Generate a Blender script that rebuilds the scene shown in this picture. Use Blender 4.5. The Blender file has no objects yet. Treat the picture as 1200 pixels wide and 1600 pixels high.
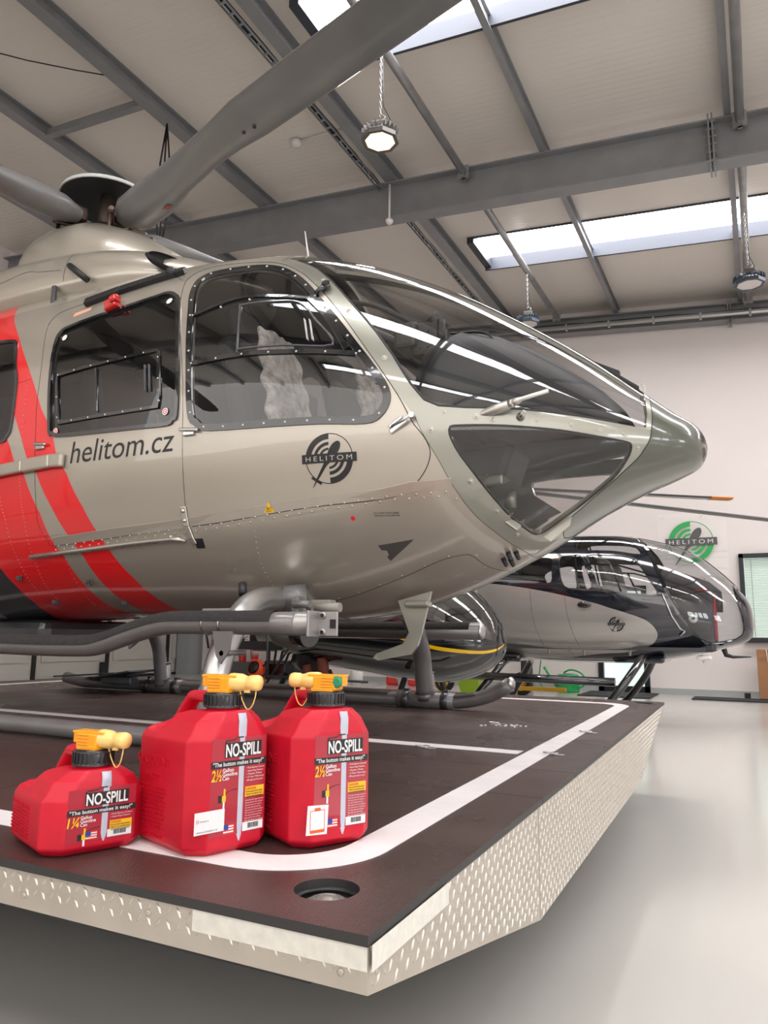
import bpy, bmesh, math, random
import numpy as np
from mathutils import Vector, Matrix, geometry
random.seed(7)
R = math.radians
SC = bpy.context.scene
COL = SC.collection
# ---------------------------------------------------------------- camera
H = 1.05
PITCH, ROLL, YAW = .162405, -.0115192, .466464
def make_camera():
    cp, sp, cr, sr = math.cos(PITCH), math.sin(PITCH), math.cos(ROLL), math.sin(ROLL)
    ex = Vector((math.cos(YAW), math.sin(YAW), 0)); ey = Vector((-math.sin(YAW), math.cos(YAW), 0)); ez = Vector((0, 0, 1))
    eu = ey * -sp + ez * cp
    fw = ey * cp + ez * sp
    r = ex * cr - eu * sr
    u = ex * sr + eu * cr
    cd = bpy.data.cameras.new('camera'); cam = bpy.data.objects.new('camera', cd); COL.objects.link(cam)
    cd.sensor_fit = 'VERTICAL'; cd.sensor_height = 36.0; cd.lens = 36.0 * 1167.87 / 1600.0
    cd.clip_start = .02; cd.clip_end = 200
    m = Matrix((r, u, -fw)).transposed().to_4x4(); m.translation = Vector((0, 0, H))
    cam.matrix_world = m
    SC.camera = cam
make_camera()
# ---------------------------------------------------------------- light and exposure
W = bpy.data.worlds.new('world'); SC.world = W; W.use_nodes = True
W.node_tree.nodes['Background'].inputs[0].default_value = (.86, .90, 1, 1)
W.node_tree.nodes['Background'].inputs[1].default_value = 1.0
SKYLIGHT = 11.0      # daylight through the roof lights
WINDOWS = 6.0       # daylight through the glazed front wall
FILLGLOW = 1.5       # added glowing fill panel on the front wall, behind the camera
LAMPLIT = 1.6      # the high-bay lamp that is on
SC.view_settings.view_transform = 'Standard'; SC.view_settings.look = 'None'
SC.view_settings.gamma = 1; SC.view_settings.use_curve_mapping = False
SC.view_settings.exposure = 0.47
# ---------------------------------------------------------------- materials
MATS = {}
def mat(name, col=(.5, .5, .5), rough=.5, metal=0., coat=0., coatr=.05, spec=.5, emit=0., ecol=None, alpha=None):
    if name in MATS: return MATS[name]
    m = bpy.data.materials.new(name); m.use_nodes = True
    b = m.node_tree.nodes['Principled BSDF']
    b.inputs['Base Color'].default_value = (*col, 1); b.inputs['Roughness'].default_value = rough
    b.inputs['Metallic'].default_value = metal; b.inputs['Coat Weight'].default_value = coat
    b.inputs['Coat Roughness'].default_value = coatr; b.inputs['Specular IOR Level'].default_value = spec
    if emit:
        b.inputs['Emission Color'].default_value = (*(ecol or col), 1); b.inputs['Emission Strength'].default_value = emit
    MATS[name] = m
    return m
def nodes(m):
    nt = m.node_tree; return nt, nt.nodes, nt.links, nt.nodes['Principled BSDF']
def noise_var(m, scale=4., amt=.15, rough_amt=0., bump=0., bscale=None, stretch=(1, 1, 1), detail=4):
    """mottle colour / roughness / bump with object-space noise"""
    nt, N, L, b = nodes(m)
    tc = N.new('ShaderNodeTexCoord'); mp = N.new('ShaderNodeMapping'); mp.inputs['Scale'].default_value = stretch
    L.new(tc.outputs['Object'], mp.inputs[0])
    n = N.new('ShaderNodeTexNoise'); n.inputs['Scale'].default_value = scale; n.inputs['Detail'].default_value = detail
    L.new(mp.outputs[0], n.inputs['Vector'])
    c = list(b.inputs['Base Color'].default_value)
    if amt:
        r = N.new('ShaderNodeMapRange'); r.inputs[3].default_value = 1 - amt; r.inputs[4].default_value = 1 + amt
        r.inputs[1].default_value = .3; r.inputs[2].default_value = .7
        L.new(n.outputs[0], r.inputs[0])
        mx = N.new('ShaderNodeVectorMath'); mx.operation = 'SCALE'; mx.inputs[0].default_value = c[:3]
        L.new(r.outputs[0], mx.inputs['Scale']); L.new(mx.outputs[0], b.inputs['Base Color'])
    if rough_amt:
        r = N.new('ShaderNodeMapRange'); q = b.inputs['Roughness'].default_value
        r.inputs[1].default_value = .3; r.inputs[2].default_value = .7
        r.inputs[3].default_value = max(0, q - rough_amt); r.inputs[4].default_value = q + rough_amt
        L.new(n.outputs[0], r.inputs[0]); L.new(r.outputs[0], b.inputs['Roughness'])
    if bump:
        n2 = N.new('ShaderNodeTexNoise'); n2.inputs['Scale'].default_value = bscale or scale * 5
        L.new(mp.outputs[0], n2.inputs['Vector'])
        bp = N.new('ShaderNodeBump'); bp.inputs['Strength'].default_value = bump; bp.inputs['Distance'].default_value = .01
        L.new(n2.outputs[0], bp.inputs['Height']); L.new(bp.outputs[0], b.inputs['Normal'])
    return m
def glass(name, tint, gloss=.05, rough=.0):
    """thin clear or smoked pane: tinted transparency with a Fresnel reflection"""
    m = bpy.data.materials.new(name); m.use_nodes = True
    nt = m.node_tree; N = nt.nodes; L = nt.links; N.remove(N['Principled BSDF'])
    o = N['Material Output']
    t = N.new('ShaderNodeBsdfTransparent'); t.inputs[0].default_value = (*tint, 1)
    g = N.new('ShaderNodeBsdfGlossy'); g.inputs['Roughness'].default_value = rough
    f = N.new('ShaderNodeFresnel'); ge = N.new('ShaderNodeNewGeometry'); im = N.new('ShaderNodeMapRange')
    im.inputs[3].default_value = 1.5; im.inputs[4].default_value = 1 / 1.5; L.new(ge.outputs['Backfacing'], im.inputs[0]); L.new(im.outputs[0], f.inputs[0])
    mr = N.new('ShaderNodeMapRange'); mr.inputs[3].default_value = gloss; mr.inputs[4].default_value = 1.
    mx = N.new('ShaderNodeMixShader'); L.new(f.outputs[0], mr.inputs[0]); L.new(mr.outputs[0], mx.inputs[0])
    L.new(t.outputs[0], mx.inputs[1]); L.new(g.outputs[0], mx.inputs[2]); L.new(mx.outputs[0], o.inputs[0])
    MATS[name] = m
    return m
# ---------------------------------------------------------------- mesh helpers
def prop(o, label=None, cat=None, group=None, kind=None):
    if label: o['label'] = label
    if cat: o['category'] = cat
    if group: o['group'] = group
    if kind: o['kind'] = kind
    return o
def empty(name, label, cat, loc=(0, 0, 0), rz=0., group=None):
    o = bpy.data.objects.new(name, None); COL.objects.link(o); o.empty_display_size = .1
    o.location = loc; o.rotation_euler = (0, 0, rz)
    return prop(o, label, cat, group)
class MB:
    """collects shapes in one bmesh; build() links it as one object"""
    def __init__(s): s.bm = bmesh.new(); s.mi = 0
    def _done(s, f0):
        s.bm.faces.ensure_lookup_table()
        for f in s.bm.faces[f0:]: f.material_index = s.mi
    def poly(s, vs, faces):
        v = [s.bm.verts.new(p) for p in vs]; n = len(s.bm.faces)
        for f in faces:
            try: s.bm.faces.new([v[i] for i in f])
            except ValueError: pass
        s._done(n); return v
    def box(s, c, d, rot=None, bevel=0.):
        c = Vector(c); x, y, z = d[0] / 2, d[1] / 2, d[2] / 2
        if bevel:
            t = bmesh.new(); bmesh.ops.create_cube(t, size=1)
            for v in t.verts: v.co = Vector((v.co.x * d[0], v.co.y * d[1], v.co.z * d[2]))
            bmesh.ops.bevel(t, geom=t.edges[:], offset=bevel, segments=2, affect='EDGES', profile=.5)
            M = rot.to_4x4() if rot else Matrix.Identity(4)
            vs = [c + (M @ v.co) for v in t.verts]; fs = [[v.index for v in f.verts] for f in t.faces]
            t.verts.index_update(); fs = [[v.index for v in f.verts] for f in t.faces]
            t.free(); s.poly(vs, fs); return s
        P = [Vector((a, b, e)) for a in (-x, x) for b in (-y, y) for e in (-z, z)]
        if rot: P = [rot @ p for p in P]
        s.poly([c + p for p in P], [(0, 1, 3, 2), (4, 6, 7, 5), (0, 4, 5, 1), (2, 3, 7, 6), (0, 2, 6, 4), (1, 5, 7, 3)])
        return s
    def bar(s, a, b, w, h=None, up=(0, 0, 1), bevel=0.):
        a, b = Vector(a), Vector(b); h = h or w; d = (b - a); L = d.length; d.normalize()
        u = Vector(up); sd = d.cross(u)
        if sd.length < 1e-4: sd = d.cross(Vector((1, 0, 0)))
        sd.normalize(); u = sd.cross(d)
        M = Matrix((d, sd, u)).transposed()
        return s.box((a + b) / 2, (L, w, h), M, bevel)
    def cyl(s, a, b, r, r2=None, n=20, cap=True):
        return s.tube([a, b], [r, r if r2 is None else r2], n, cap)
    def tube(s, pts, r, n=12, cap=True, closed=False):
        pts = [Vector(p) for p in pts]; k = len(pts)
        rr = r if isinstance(r, (list, tuple)) else [r] * k
        rings = []; prev = None
        for i in range(k):
            if closed: t = pts[(i + 1) % k] - pts[i - 1]
            else: t = pts[min(i + 1, k - 1)] - pts[max(i - 1, 0)]
            t.normalize()
            if prev is None:
                u = t.orthogonal().normalized()
            else:
                u = prev - t * prev.dot(t)
                if u.length < 1e-5: u = t.orthogonal()
                u.normalize()
            prev = u; w = t.cross(u)
            rings.append([s.bm.verts.new(pts[i] + (u * math.cos(2 * math.pi * j / n) + w * math.sin(2 * math.pi * j / n)) * rr[i]) for j in range(n)])
        n0 = len(s.bm.faces)
        for i in range(k if closed else k - 1):
            A, B = rings[i], rings[(i + 1) % k]
            for j in range(n):
                f = s.bm.faces.new((A[j], A[(j + 1) % n], B[(j + 1) % n], B[j])); f.smooth = True
        if cap and not closed:
            s.bm.faces.new(rings[0][::-1]); s.bm.faces.new(rings[-1])
        s._done(n0); return s
    def lathe(s, prof, c=(0, 0, 0), n=32, M=None, closed=False):
        """prof: (r,z) list, spun about local z"""
        c = Vector(c); n0 = len(s.bm.faces); rings = []
        for (r, z) in prof:
            ring = []
            for j in range(n if r > 1e-6 else 1):
                a = 2 * math.pi * j / n; p = Vector((r * math.cos(a), r * math.sin(a), z))
                if M: p = M @ p
                ring.append(s.bm.verts.new(c + p))
            rings.append(ring)
        for A, B in zip(rings, rings[1:]):
            for j in range(n):
                q = [A[j % len(A)], A[(j + 1) % len(A)], B[(j + 1) % len(B)], B[j % len(B)]]
                u = []
                for v in q:
                    if v not in u: u.append(v)
                if len(u) > 2:
                    f = s.bm.faces.new(u); f.smooth = True
        s._done(n0); return s
    def prism(s, pts, vec):
        """planar polygon (3d points) extruded along vec"""
        pts = [Vector(p) for p in pts]; vec = Vector(vec); n = len(pts)
        s.poly(pts + [p + vec for p in pts], [list(range(n))[::-1], list(range(n, 2 * n))] + [(i, (i + 1) % n, n + (i + 1) % n, n + i) for i in range(n)])
        return s
    def grid(s, P, closed_u=False, closed_v=False, smooth=True):
        """P[i][j] points -> quads"""
        n0 = len(s.bm.faces); V = [[s.bm.verts.new(p) for p in row] for row in P]
        a, b = len(P), len(P[0])
        for i in range(a if closed_u else a - 1):
            for j in range(b if closed_v else b - 1):
                f = s.bm.faces.new((V[i][j], V[(i + 1) % a][j], V[(i + 1) % a][(j + 1) % b], V[i][(j + 1) % b])); f.smooth = smooth
        s._done(n0); return V
    def ball(s, c, r, n=16, sc=(1, 1, 1)):
        pr = [(r * math.sin(math.pi * i / (n // 2)), -r * math.cos(math.pi * i / (n // 2))) for i in range(n // 2 + 1)]
        return s.lathe(pr, c, n, Matrix.Diagonal(sc).to_3x3())
    def mesh(s, name, fix=True):
        if fix: bmesh.ops.recalc_face_normals(s.bm, faces=s.bm.faces[:])
        me = bpy.data.meshes.new(name); s.bm.to_mesh(me); s.bm.free(); return me
    def build(s, name, m, parent=None, label=None, fix=True):
        me = s.mesh(name, fix)
        for x in (m if isinstance(m, (list, tuple)) else [m]): me.materials.append(x)
        o = bpy.data.objects.new(name, me); COL.objects.link(o)
        if parent: o.parent = parent
        if label: o['label'] = label
        return o
def copy_tree(o, parent=None):
    c = o.copy(); COL.objects.link(c); c.parent = parent
    for ch in [x for x in bpy.data.objects if x.parent == o]: copy_tree(ch, c)
    return c
def arc(a, b, bulge, n=10):
    """quadratic curve a->b via control point"""
    a, b, c = Vector(a), Vector(b), Vector(bulge)
    return [(1 - t) ** 2 * a + 2 * t * (1 - t) * c + t * t * b for t in [i / n for i in range(n + 1)]]
def smoothpts(P, n=6, closed=False):
    """Catmull-Rom through points of any dimension"""
    P = [np.array(p, float) for p in P]; k = len(P); out = []
    for i in range(k if closed else k - 1):
        p1, p2 = P[i], P[(i + 1) % k]
        p0 = P[i - 1] if (closed or i > 0) else p1
        p3 = P[(i + 2) % k] if (closed or i + 2 < k) else p2
        for t in [j / n for j in range(n)]:
            out.append(.5 * ((2 * p1) + (p2 - p0) * t + (2 * p0 - 5 * p1 + 4 * p2 - p3) * t * t + (3 * p1 - p0 - 3 * p2 + p3) * t ** 3))
    if not closed: out.append(P[-1])
    return out
def text_shape(body, size, bold=0., shear=0., spacing=1., align='LEFT', ext=0.):
    """2-D triangulated lettering: (points, faces, width)"""
    cu = bpy.data.curves.new('t', 'FONT'); cu.body = body; cu.size = size; cu.offset = bold; cu.shear = shear
    cu.space_character = spacing; cu.align_x = align; cu.resolution_u = 4; cu.extrude = ext
    o = bpy.data.objects.new('t', cu); COL.objects.link(o)
    dg = bpy.context.evaluated_depsgraph_get(); dg.update()
    me = bpy.data.meshes.new_from_object(o.evaluated_get(dg))
    P = [(v.co.x, v.co.y, v.co.z) if ext else (v.co.x, v.co.y) for v in me.vertices]; Fc = [tuple(p.vertices) for p in me.polygons]
    bpy.data.objects.remove(o); bpy.data.curves.remove(cu); bpy.data.meshes.remove(me)
    if P:
        x0 = min(p[0] for p in P); x1 = max(p[0] for p in P)
    else: x0 = x1 = 0
    return P, Fc, x1 - x0, x0
def add_text(mb, body, width=None, size=.1, M=lambda x, y: (x, y, 0), bold=0., shear=0., spacing=1., height=None, x0=0., y0=0., center=False, relief=None):
    """lettering whose 2-D layout is passed through M(x,y)->3-D; width/height rescale it"""
    P, Fc, w, xs = text_shape(body, 1., bold, shear, spacing, ext=1. if relief else 0.)
    if not P: return
    sx = (width / w) if width else size
    sy = size
    if height:
        ys = [p[1] for p in P]; cap = max(ys) - min(0, min(ys)) if height < 0 else .73
        sy = abs(height) / cap
    if not width: sx = sy if height else size
    ox = x0 - xs * sx - (w * sx / 2 if center else 0)
    if relief: mb.poly([Vector(M(ox + p[0] * sx, y0 + p[1] * sy)) + Vector(relief) * p[2] for p in P], Fc)
    else: mb.poly([M(ox + p[0] * sx, y0 + p[1] * sy) for p in P], Fc)
def disc_ring(r0, r1, a0, a1, n=24):
    """2-D ring sector (points, faces)"""
    P = []; Fc = []
    for i in range(n + 1):
        a = a0 + (a1 - a0) * i / n
        P += [(r0 * math.cos(a), r0 * math.sin(a)), (r1 * math.cos(a), r1 * math.sin(a))]
    for i in range(n): Fc.append((2 * i, 2 * i + 1, 2 * i + 3, 2 * i + 2))
    return P, Fc
def emblem(mbg, mbd, mbt, r, M, step=0.):
    """round badge: ring quadrants with arcs (mbg), rotor blade and name bar (mbd), lettering (mbt); M(x,y,layer)"""
    h = math.pi / 2
    for q in (1, 3):
        for (a, b) in ((.76, 1.), (.52, .65), (.33, .42)):
            P, Fc = disc_ring(a * r, b * r, h * q, h * (q + 1), 20); mbg.poly([M(x, y, 0) for x, y in P], Fc)
    for q in (0, 2):
        P, Fc = disc_ring(.965 * r, 1. * r, h * q, h * (q + 1), 20); mbg.poly([M(x, y, 0) for x, y in P], Fc)
    # blade: ellipse head tapering into a thin tail at lower left
    c, s_ = math.cos(R(56)), math.sin(R(56))
    out = []
    for i in range(25):
        a = -R(100) + R(200) * i / 24
        out.append((.42 * r + .36 * r * math.cos(a), .19 * r * math.sin(a)))
    out += [(-.16 * r, .12 * r), (-.30 * r, .075 * r), (-1.0 * r, .038 * r), (-1.34 * r, .008 * r), (-1.34 * r, -.008 * r), (-1.0 * r, -.038 * r), (-.30 * r, -.075 * r), (-.16 * r, -.12 * r)]
    mbd.poly([M(x * c - y * s_, x * s_ + y * c, 1) for x, y in out], [list(range(len(out)))])
    if step == 0:
        for (a, b, w, l) in ((-1.03, 0, .045, .24),):
            q = [(a * r - w * r, -l * r), (a * r + w * r, -l * r), (a * r + w * r, l * r), (a * r - w * r, l * r)]
            mbd.poly([M(x * c - y * s_, x * s_ + y * c, 1) for x, y in q], [(0, 1, 2, 3)])
    q = [(-1.15 * r, -.17 * r), (1.15 * r, -.17 * r), (1.15 * r, .19 * r), (-1.15 * r, .19 * r)]
    n = 8
    P = [(q[0][0] + (q[1][0] - q[0][0]) * i / n, y) for i in range(n + 1) for y in (-.17 * r, .19 * r)]
    mbd.poly([M(x, y, 2) for x, y in P], [(2 * i, 2 * i + 2, 2 * i + 3, 2 * i + 1) for i in range(n)])
    add_text(mbt, 'HELITOM', width=1.95 * r, height=.2 * r, M=lambda x, y: M(x, y, 3), spacing=1.45, x0=-.98 * r, y0=-.09 * r)
# ---------------------------------------------------------------- shared materials
CHAMP = mat('champagne_paint', (.45, .41, .345), .34, .5, 1., .03)
FRAMEP = mat('canopy_frame_paint', (.31, .31, .262), .3, .5, 1., .04)
REDP = mat('signal_red_paint', (.78, .008, .012), .35, 0, 1., .03)
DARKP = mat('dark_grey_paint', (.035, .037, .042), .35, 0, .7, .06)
CAPP = mat('olive_grey_paint', (.085, .092, .07), .3, .2, 1., .04)
BLACK = mat('black_rubber', (.012, .012, .013), .45)
BLACKG = mat('gloss_black', (.006, .007, .009), .12, 0, 1., .02)
STEEL = mat('bare_steel', (.55, .55, .55), .25, 1.)
GREYP = noise_var(mat('grey_tube_paint', (.17, .165, .165), .38, .2, .3), 8, .12)
GALV = noise_var(mat('galvanised_steel', (.30, .315, .335), .45, .55), 6, .12)
SILV = mat('silver_tube', (.50, .50, .50), .3, .9)
DARKPL = mat('dark_plastic', (.02, .021, .024), .5)
LINING = mat('cabin_lining', (.06, .06, .065), .7)
CREAM = mat('letter_white', (.82, .80, .78), .5)
GREEN = mat('sign_green', (.02, .40, .09), .35)
SIGNGREY = mat('sign_grey', (.10, .10, .10), .45)
CLEAR = glass('smoked_glass', (.66, .66, .67), .05)
CLEAR2 = glass('clear_acrylic', (.90, .92, .92), .03)
TINT = glass('tinted_window', (.42, .42, .43), .05)
# ================================================================= THE HANGAR
YB, XL, XR, YF = 15.35, -13.5, 9.5, -9.0
roof_z = lambda x: 7.62 - .09 * x
def struct(name, mb, m, label=None):
    o = mb.build(name, m); o['kind'] = 'structure'
    if label: o['label'] = label
    return o
# floor: poured light epoxy, broad faint waves
fm = mat('epoxy_floor', (.55, .535, .50), .16, 0, .0, spec=.5)
noise_var(fm, .55, .05, .05, .05, 1.2, (1, .35, 1))
b = MB(); b.box(((XL + XR) / 2, (YB + YF) / 2, -.1), (XR - XL, YB - YF, .2)); struct('floor', b, fm)
wm = noise_var(mat('white_wall_panel', (.83, .765, .74), .55), .7, .02)
def wall_bump(m, axis, scale, strength, dist, col2=None):
    nt, N, L, bs = nodes(m)
    tc = N.new('ShaderNodeTexCoord'); w = N.new('ShaderNodeTexWave'); w.wave_type = 'BANDS'; w.bands_direction = axis
    w.wave_profile = 'SIN'; w.inputs['Scale'].default_value = scale; w.inputs['Distortion'].default_value = 0
    L.new(tc.outputs['Object'], w.inputs['Vector'])
    rp = N.new('ShaderNodeValToRGB'); rp.color_ramp.elements[0].position = .0; rp.color_ramp.elements[1].position = .35
    L.new(w.outputs['Fac'], rp.inputs[0])
    bp = N.new('ShaderNodeBump'); bp.inputs['Strength'].default_value = strength; bp.inputs['Distance'].default_value = dist
    L.new(rp.outputs[0], bp.inputs['Height']); L.new(bp.outputs[0], bs.inputs['Normal'])
wall_bump(wm, 'Z', .31, .25, .006)
WIN = (-.33, 1.06, .98, 2.60)          # x0, x1, z0, z1 of the office window
DR = (-2.95, -1.99, 0., 2.05)          # glazed door behind the second helicopter
def wall_with_holes(name, x0, x1, z0, ztop, y, t, holes):
    """wall in the XZ plane with rectangular openings, top following the roof"""
    xs = sorted({x0, x1, *[h[0] for h in holes], *[h[1] for h in holes]})
    b = MB()
    for a, c in zip(xs, xs[1:]):
        cuts = sorted((h[2], h[3]) for h in holes if h[0] <= a + 1e-6 and h[1] >= c - 1e-6)
        z = z0
        for (p, q) in cuts:
            if p > z: b.box(((a + c) / 2, y + t / 2, (z + p) / 2), (c - a, t, p - z))
            z = q
        b.poly([(a, y, z), (c, y, z), (c, y, ztop(c)), (a, y, ztop(a)), (a, y + t, z), (c, y + t, z), (c, y + t, ztop(c)), (a, y + t, ztop(a))],
               [(0, 1, 2, 3), (7, 6, 5, 4), (0, 4, 5, 1), (1, 5, 6, 2), (2, 6, 7, 3), (3, 7, 4, 0)])
    return struct(name, b, wm)
wall_with_holes('wall_back', XL, XR, 0, lambda x: roof_z(x) + .1, YB, .25, [WIN, DR])
fr = []
wall_with_holes('wall_front', XL, XR, 0, lambda x: 4.0, YF - .25, .25, fr)
b = MB(); b.poly([(XL, YF - .1, 4.0), (XR, YF - .1, 4.0), (XR, YF - .1, roof_z(XR) + .1), (XL, YF - .1, roof_z(XL) + .1)], [(0, 1, 2, 3)])  # unseen glowing panel, added to fill the ceiling and cans from the front
struct('window_2', b, mat('fill_panel_glow', (.7, .68, .66), .6, emit=FILLGLOW, ecol=(1, .97, .94)), 'added glowing fill panel on the front wall')
b = MB(); b.box((XL - .12, (YB + YF) / 2, 4.45), (.24, YB - YF, 8.9)); struct('wall_left', b, wm)
b = MB(); b.box((XR + .12, (YB + YF) / 2, 3.45), (.24, YB - YF, 6.9)); struct('wall_right', b, wm)
# front windows: bright overcast daylight behind them
day = mat('daylight_outside', (.9, .95, 1), 1, emit=WINDOWS, ecol=(.92, .96, 1))
wf = mat('window_frame_dark', (.02, .024, .03), .35, .2)
for k, (x0, x1, z0, z1) in enumerate([(y, y + 1.5, 1.2, 2.9) for y in (-6.6, -4.9, -3.2, -1.5, 1.6)]):
    b = MB(); b.poly([(XR - .02, x0, z0), (XR - .02, x1, z0), (XR - .02, x1, z1), (XR - .02, x0, z1)], [(0, 1, 2, 3)])
    w = struct('window_%d' % (k + 3), b, day)
    f = MB()
    for x in (x0 + .04, x1 - .04): f.box((XR - .03, x, (z0 + z1) / 2), (.06, .08, z1 - z0))
    for z in (z0 + .04, z1 - .04): f.box((XR - .03, (x0 + x1) / 2, z), (.06, x1 - x0, .08))
    f.build('window_frame', wf, w)
# baseboard along the back wall
bm_ = mat('grey_baseboard', (.40, .42, .41), .5)
b = MB(); b.box(((DR[1] + XR) / 2, YB - .012, .055), (XR - DR[1], .024, .11)); b.box(((XL + DR[0]) / 2, YB - .012, .055), (DR[0] - XL, .024, .11)); struct('baseboard_back', b, bm_)
# office window with a closed venetian blind
b = MB(); x0, x1, z0, z1 = WIN
for (c, d) in ((((x0 + x1) / 2, YB - .02, z1 - .04), (x1 - x0, .14, .08)), (((x0 + x1) / 2, YB - .04, z0 + .045), (x1 - x0, .18, .09)), ((x0 + .04, YB - .02, (z0 + z1) / 2), (.08, .14, z1 - z0)), ((x1 - .04, YB - .02, (z0 + z1) / 2), (.08, .14, z1 - z0))):
    b.box(c, d, bevel=.004)
w = struct('window_1', b, wf)
bl = MB(); n = 48
for i in range(n):
    z = z0 + .10 + (z1 - z0 - .2) * i / (n - 1)
    bl.box(((x0 + x1) / 2, YB + .02, z), (x1 - x0 - .17, .026, .002), Matrix.Rotation(R(52), 3, 'X'))
bl.build('blind', mat('blind_slat', (.60, .68, .60), .5), w)
cd = MB(); cd.tube([(x0 + .2, YB - .0, z1 - .1), (x0 + .2, YB - .0, z0 + .1)], .003, 6); cd.build('blind_cord', BLACK, w)
g = MB(); g.poly([(x0, YB + .1, z0), (x1, YB + .1, z0), (x1, YB + .1, z1), (x0, YB + .1, z1)], [(0, 1, 2, 3)]); g.build('pane', CLEAR2, w)
g = MB(); g.poly([(x0 - .5, YB + .6, z0 - .5), (x1 + .5, YB + .6, z0 - .5), (x1 + .5, YB + .6, z1 + .5), (x0 - .5, YB + .6, z1 + .5)], [(0, 1, 2, 3)])
g.build('office_light', mat('office_daylight', (.8, .9, .85), 1, emit=.55, ecol=(.8, .92, .85)), w)
# glazed door
x0, x1, z0, z1 = DR; b = MB()
for (c, d) in ((((x0 + x1) / 2, YB + .02, z1 - .05), (x1 - x0, .12, .1)), (((x0 + x1) / 2, YB + .02, .06), (x1 - x0, .12, .12)), ((x0 + .05, YB + .02, 1.02), (.1, .12, 2.05)), ((x1 - .05, YB + .02, 1.02), (.1, .12, 2.05)), (((x0 + x1) / 2, YB + .02, 1.0), (x1 - x0, .1, .08))):
    b.box(c, d)
w = struct('door_1', b, wf)
g = MB(); g.poly([(x0, YB + .05, z0), (x1, YB + .05, z0), (x1, YB + .05, z1), (x0, YB + .05, z1)], [(0, 1, 2, 3)]); g.build('door_glass', CLEAR2, w)
g = MB(); g.poly([(x0 - .3, YB + .5, 0), (x1 + .3, YB + .5, 0), (x1 + .3, YB + .5, 2.3), (x0 - .3, YB + .5, 2.3)], [(0, 1, 2, 3)]); g.build('lit_corridor', MATS['office_daylight'], w)
# hangar doors on the left wall: tall framed beige leaves
lm = mat('beige_door_leaf', (.50, .475, .43), .5)
b = MB(); b.box((XL + .06, 3.0, 2.4), (.12, 24., 4.8))
for y in np.arange(-8.6, 14.8, 1.93):
    b.box((XL + .135, y + .96, 1.35), (.03, 1.55, 1.9)); b.box((XL + .135, y + .96, 3.5), (.03, 1.55, 1.9))
w = struct('door_2', b, lm)
b = MB()
for y in np.arange(-8.6, 15, 1.93): b.box((XL + .15, y, 2.4), (.06, .07, 4.8))
b.box((XL + .15, 3, .03), (.08, 24, .06)); b.build('door_seal', BLACK, w)
b = MB(); b.box((XL + .2, 12.5, .22), (.12, .14, .3), bevel=.01); b.build('door_bolt', BLACK, w)
b = MB()
for (x, y, d) in ((-13.1, 15.1, .5), (-12.2, 15.22, .3)): b.box((x, y, 2.4), (.4, d, 4.8))
struct('trim_1', b, mat('grey_column', (.33, .34, .35), .5), 'grey steel corner columns beside the beige door leaves')
# ceiling sheets with open bands for the roof lights
cm = noise_var(mat('ceiling_sheet', (.78, .73, .67), .42, .1), .8, .03)
wall_bump(cm, 'Y', 3.2, .16, .008)
SKY = [(5.98, 7.0), (11.6, 12.62), (-.2, .82), (-6.2, -5.2)]; SX0 = -4.25
b = MB()
def sheet(x0, x1, y0, y1, up=0):
    b.poly([(x0, y0, roof_z(x0) + up), (x1, y0, roof_z(x1) + up), (x1, y1, roof_z(x1) + up), (x0, y1, roof_z(x0) + up), (x0, y0, roof_z(x0) + .12), (x1, y0, roof_z(x1) + .12), (x1, y1, roof_z(x1) + .12), (x0, y1, roof_z(x0) + .12)],
           [(0, 1, 2, 3), (4, 5, 6, 7), (0, 1, 5, 4), (1, 2, 6, 5), (2, 3, 7, 6), (3, 0, 4, 7)])
sheet(XL - .2, SX0, YF - .25, YB + .2)
ys = sorted([YF - .25] + [v for s_ in SKY for v in s_] + [YB + .2])
for i in range(0, len(ys), 2): sheet(SX0, XR + .2, ys[i], ys[i + 1])
struct('ceiling', b, cm)
skm = mat('polycarbonate_rooflight', (.9, .9, .93), .6, emit=SKYLIGHT, ecol=(1, .985, 1))
def sky_lines(m):
    nt, N, L, bs = nodes(m); tc = N.new('ShaderNodeTexCoord'); w = N.new('ShaderNodeTexWave'); w.bands_direction = 'Y'; w.inputs['Scale'].default_value = 3.2
    L.new(tc.outputs['Object'], w.inputs['Vector'])
    r = N.new('ShaderNodeMapRange'); r.inputs[3].default_value = SKYLIGHT * .8; r.inputs[4].default_value = SKYLIGHT
    L.new(w.outputs['Fac'], r.inputs[0]); L.new(r.outputs[0], bs.inputs['Emission Strength'])
sky_lines(skm)
curb = mat('rooflight_curb', (.045, .05, .065), .5, .2)
for k, (y0, y1) in enumerate(SKY):
    z = lambda x: roof_z(x) + .1
    b = MB(); b.poly([(SX0 + .1, y0, z(SX0)), (XR, y0, z(XR)), (XR, y1, z(XR)), (SX0 + .1, y1, z(SX0))], [(0, 3, 2, 1)])
    w = struct('window_%d' % (k + 20), b, skm, 'translucent roof light set in the sloping ceiling')
    f = MB()
    for y in (y0 + .02, y1 - .02):
        q = .05 if y < (y0 + y1) / 2 else .12
        f.bar((SX0, y, z(SX0) - .02 - q), (XR, y, z(XR) - .02 - q), .04, q * 2)
    f.bar((SX0 + .05, y0, z(SX0) - .12), (SX0 + .05, y1, z(SX0) - .12), .12, .2)
    f.build('curb', curb, w)
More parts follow.
